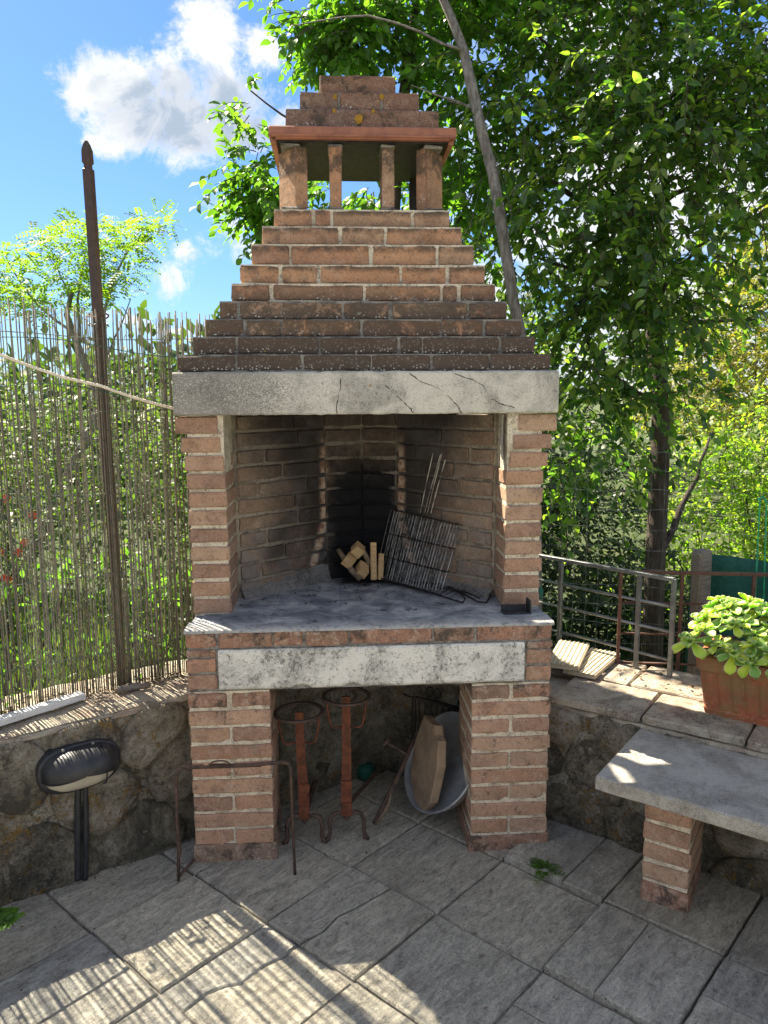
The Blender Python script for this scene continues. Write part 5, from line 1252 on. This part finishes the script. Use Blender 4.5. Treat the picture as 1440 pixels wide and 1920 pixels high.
# 4 feathery tree behind the cane fence
T4=empty('feathery_tree',(-2.75,3.4,-.3)); tag(T4,'yellow green feathery leaved tree behind the cane fence','tree'); B4=np.array(T4.location); DA=5.6
t4=[Vector((-2.75,3.4,-.3)),at(190,760,DA),at(150,660,DA),at(125,590,DA),at(135,545,DA)]
MB().tube([sub(p,B4) for p in t4],[.05,.035,.028,.022,.016],8).build('trunk',M_deadbark,T4,True)
for (a,b,r0) in (((190,700),(240,470),.018),((240,470),(300,420),.008),((160,640),(60,560),.014),((60,560),(10,480),.008),((150,640),(160,480),.014),((180,700),(245,560),.010),((245,600),(228,575),.006),((130,560),(90,480),.008),((40,580),(45,520),.008)):
    limb(T4,sub(at(*a,DA),B4),sub(at(*b,DA),B4),r0,r0*.35,M_deadbark,.08,6)
PP=[];DD=[];NN=[];SS=[]
for (u,v,ru,rv,cnt) in ((20,510,60,45,70),(90,470,60,50,95),(150,470,70,65,160),(210,480,60,55,120),(240,440,50,30,60),(290,415,38,22,45),(100,560,90,35,120),(200,540,55,35,70),(30,560,60,30,60),(-60,520,80,60,60),(180,420,40,20,25)):
    for _ in range(cnt):
        a=nrg.random()*6.28; r_=nrg.random()**.5; b=np.array(at(u+ru*r_*math.cos(a),v+rv*r_*math.sin(a),DA+nrg.normal()*.22)); dr=unit(np.array([nrg.normal(),nrg.normal()*.7,nrg.normal()*.5+.05])); L=nrg.uniform(.10,.17); side=unit(np.cross(dr,np.array([0,0,1.])+nrg.normal(size=3)*.3)); nm=np.cross(side,dr)
        for q in range(13):
            sg=1 if q%2 else -1; t=(q//2+1)/7; PP.append(b+dr*L*t+np.array([0,0,-.25*L*t*t])); DD.append(side*sg+dr*.35+np.array([0,0,-.12])); NN.append(nm+nrg.normal(size=3)*.25); SS.append(.030*nrg.uniform(.8,1.2))
leaves('crown',np.array(PP)-B4,np.array(DD),np.array(NN),np.array(SS),'small',M_leaf_acacia,T4,wid=1.05)
# 5 shrubs
def shrub(name,label,base,blobs,cnt,nl,tl,ls,m,kind='small',cat='shrub',droop=.15,stems=6,group=None):
    o=empty(name,base); tag(o,label,cat,group); b=np.array(o.location); P,D,Nn,S_,tw=twigs(blobs,cnt,nl,tl,ls,droop,.45)
    leaves('foliage',P-b,D,Nn,S_,kind,m,o); twigmesh([[q-b for q in p] for p in tw[::2]],.003,M_bark,o)
    for k in range(stems):
        c,r=blobs[k%len(blobs)]; limb(o,(rnd.uniform(-.06,.06),rnd.uniform(-.05,.05),0),sub(Vector(c)+Vector((rnd.uniform(-.5,.5)*r[0],0,0)),b),.012,.004,M_bark,.08,5,'stem')
    return o
shrub('garden_shrub','bright green shrub seen through the canes left of the steel post',(-1.95,1.6,-.3),[((-2.0,1.7,.9),(.45,.4,.5)),((-1.6,1.5,.65),(.3,.3,.45)),((-2.4,1.8,1.1),(.4,.4,.45)),((-1.9,1.7,1.35),(.45,.3,.3))],560,9,.20,.045,M_leaf_mute)
shrub('garden_shrub','bright green shrub seen through the canes between post and chimney',(-.95,1.35,-.3),[((-.95,1.4,.55),(.32,.28,.5)),((-1.15,1.6,1.1),(.34,.3,.45)),((-.75,1.5,1.0),(.30,.28,.5)),((-.85,1.5,.25),(.35,.3,.3))],650,9,.18,.042,M_leaf_mute)
shrub('garden_shrub','tall sunlit shrub against the sky far behind the cane fence',(-3.3,4.6,-.3),[((-3.3,4.7,1.0),(.9,.6,.8)),((-2.4,4.9,1.1),(.8,.6,.8)),((-4.1,4.8,1.1),(.8,.6,.7)),((-1.5,5.0,.9),(.7,.6,.8))],1500,9,.3,.06,M_leaf_mute)
# flowers among the left shrubs
fl=empty('flower_clump',(-1.75,1.2,-.3)); tag(fl,'clump of small red flowers seen through the canes','flowers')
mb=MB()
for k in range(26):
    c=Vector((rnd.uniform(-.35,.25),rnd.uniform(-.1,.1),rnd.uniform(.95,1.4)))
    for j in range(5):
        a=j*1.2566; mb.add([c,c+Vector((.022*math.cos(a),.006,.022*math.sin(a))),c+Vector((.022*math.cos(a+.9),-.006,.022*math.sin(a+.9)))],[(0,1,2)])
tag(mb.build('blossoms',M_flower,fl),kind='stuff')
for k in range(7): limb(fl,(rnd.uniform(-.05,.05),0,0),(rnd.uniform(-.3,.2),0,rnd.uniform(.9,1.3)),.004,.002,M_bark,.05,4,'stem')
MB().prism([(-5.2,1.9),(-1.4,.9),(-1.2,1.5),(-4.8,3.2)],-.34,-.30+.006).build('garden_path',M_pinkpath)['kind']='structure'
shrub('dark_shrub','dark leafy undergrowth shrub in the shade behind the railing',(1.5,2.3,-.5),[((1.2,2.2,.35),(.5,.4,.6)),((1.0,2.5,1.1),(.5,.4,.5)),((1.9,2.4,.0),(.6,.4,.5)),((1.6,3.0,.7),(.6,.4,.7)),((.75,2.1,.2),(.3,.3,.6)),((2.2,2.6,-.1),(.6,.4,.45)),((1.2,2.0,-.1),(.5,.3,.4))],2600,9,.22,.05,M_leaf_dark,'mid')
shrub('bright_shrub','bright yellow green sunlit shrub right of the straight trunk',(3.0,3.2,-.5),[((2.7,3.1,.65),(.5,.4,.55)),((3.4,3.2,.8),(.5,.4,.6)),((2.5,3.0,.1),(.5,.4,.5)),((3.2,2.9,.1),(.6,.4,.5)),((3.9,3.4,.7),(.6,.4,.7)),((2.9,3.0,1.2),(.6,.4,.3)),((3.7,3.2,1.35),(.6,.4,.3))],2200,9,.22,.05,M_leaf_shrub,'mid')
T6=shrub('yellowing_tree','yellow green tree with fine leaves behind the bright shrub at right',(4.6,5.6,-.5),[((4.3,5.6,2.2),(.8,.6,.7)),((4.9,5.7,3.0),(.8,.6,.8)),((5.4,5.8,2.0),(.8,.6,.9)),((3.7,5.5,1.6),(.7,.5,.5)),((4.5,5.6,1.3),(.9,.5,.5))],1900,10,.26,.052,M_leaf_yellow,'mid','tree')
shrub('garden_shrub','mid green bush low behind the chimney in the gap beside it',(.2,3.2,-.4),[((.1,3.2,1.3),(.8,.4,.8)),((1.0,3.6,1.6),(.7,.4,.7)),((.5,3.3,.5),(.8,.4,.6))],900,9,.25,.06,M_leaf_shrub,'mid')
# far tree line round the garden
P=[];D=[];Nn=[];S_=[]
for k in range(70):
    a=R(-75+150*k/69+nrg.normal()*2); dist=nrg.uniform(13,22); cx,cy=math.sin(a)*dist,math.cos(a)*dist-2; hh=nrg.uniform(2.2,3.4) if math.sin(a)<-.05 else nrg.uniform(4.,7.)
    n=420; d=unit(nrg.normal(size=(n,3))); r_=nrg.random(n)**.4; P.append(np.array([cx,cy,hh*.45])+d*r_[:,None]*np.array([1.7,1.3,hh*.5])); D.append(d+nrg.normal(size=(n,3))*.5); Nn.append(nrg.normal(size=(n,3))*.5+np.array([0,0,1.])); S_.append(nrg.uniform(.16,.34,n))
P=np.concatenate(P);D=np.concatenate(D);Nn=np.concatenate(Nn);S_=np.concatenate(S_); o=leaves('treeline',P,D,Nn,S_,'mid',M_leaf_far); tag(o,'distant line of trees closing the garden','trees')
# grass
n=9000; P=np.stack([nrg.uniform(-4.5,-.6,n),nrg.uniform(.7,4.5,n),np.full(n,-.32)],1); D=np.stack([nrg.normal(0,.3,n),nrg.normal(0,.3,n),np.ones(n)],1); Nn=nrg.normal(size=(n,3)); Nn[:,2]*=.2
o=leaves('grass',P,D,Nn,nrg.uniform(.08,.28,n),'small',M_grass,wid=.18); tag(o,'rough grass and weeds in the garden beyond the cane fence','grass')
# weeds at the foot of the canes
P=[];D=[];Nn=[];S_=[]
for k in range(70):
    b=np.array(F0+FD*rnd.uniform(-.3,.75)-FN*rnd.uniform(.03,.2)); b[2]=HL+rnd.uniform(-.05,.45)
    for j in range(9): P.append(b+nrg.normal(size=3)*.03);D.append(nrg.normal(size=3)+[0,0,.8]);Nn.append(nrg.normal(size=3));S_.append(nrg.uniform(.02,.05))
o=leaves('creeper',np.array(P),np.array(D),np.array(Nn),np.array(S_),'small',M_leaf2,wid=.8); tag(o,'small leafy weeds tangled behind the canes','weeds')
# litter on the wall tops
P=[];D=[];Nn=[];S_=[]
for k in range(420):
    if k<300: p=F0+FD*rnd.uniform(-.2,.72)+FN*abs(rnd.gauss(0,.022)); z=HL+.006
    else: p=RW0+RWD*rnd.uniform(.0,.75)-RWN*rnd.uniform(.22,.48); z=HRT+.004
    P.append((p.x,p.y,z+rnd.uniform(0,.014)));D.append((rnd.gauss(0,1),rnd.gauss(0,1),rnd.gauss(0,.25)));Nn.append((rnd.gauss(0,.4),rnd.gauss(0,.4),1));S_.append(rnd.uniform(.010,.026))
o=leaves('leaf_litter',np.array(P),np.array(D),np.array(Nn),np.array(S_),'small',M_litter,wid=.9); tag(o,'dry leaf litter along the wall tops','litter')
P=[];D=[];Nn=[];S_=[]
for k in range(230):
    if k>=160: p=Vector((rnd.uniform(-1.1,1.3),rnd.uniform(-1.3,.1),0))
    elif k<90: p=LW0+LWD*rnd.uniform(-.9,.35)+LWN*abs(rnd.gauss(.01,.02))
    else: p=RW0+RWD*rnd.uniform(-.1,1.)+RWN*abs(rnd.gauss(.01,.02))
    P.append((p.x,p.y,.004));D.append((rnd.gauss(0,1),rnd.gauss(0,1),rnd.gauss(0,.2)));Nn.append((0,0,1));S_.append(rnd.uniform(.006,.016))
o=leaves('ground_litter',np.array(P),np.array(D),np.array(Nn),np.array(S_),'small',M_litter,wid=.9); tag(o,'fine dry debris swept against the foot of the walls','litter')
# fern-like weed in the paving crack, sprig at the left edge
def weed(name,label,base,n,L,ls,m,up=.6,kind='mid'):
    o=empty(name,base); tag(o,label,'weed'); P=[];D=[];Nn=[];S_=[]; tw=[]
    for k in range(n):
        a=rnd.uniform(0,6.28); dr=unit(np.array([math.cos(a),math.sin(a)*.8,up*rnd.uniform(.4,1.4)])); l=L*rnd.uniform(.6,1.1); side=unit(np.cross(dr,[0,0,1.])); tw.append([dr*l*t+np.array([0,0,-.35*l*t*t]) for t in(0,.35,.7,1.)])
        for q in range(12):
            t=.2+.8*q/11; P.append(dr*l*t+np.array([0,0,-.35*l*t*t]));D.append(side*(1 if q%2 else -1)+dr*.5);Nn.append(np.array([0,0,1.])+nrg.normal(size=3)*.3);S_.append(ls*(1.2-t*.7))
    f_=leaves('foliage',np.array(P),np.array(D),np.array(Nn),np.array(S_),kind,m,o,wid=.8); twigmesh(tw,.0010,M_leaf2,o,'stems'); return o
weed('fern_weed','small green weed growing in the slab crack right of the niche',gz(1020,1634,.016),11,.075,.024,M_leaf2,.45,'small')
weed('leaf_sprig','green leaf sprig poking in at the left edge over the paving',at(-14,1735,2.12),8,.08,.055,M_leaf2,.9,'broad')
print('faces',sum(len(m.polygons) for m in bpy.data.meshes))
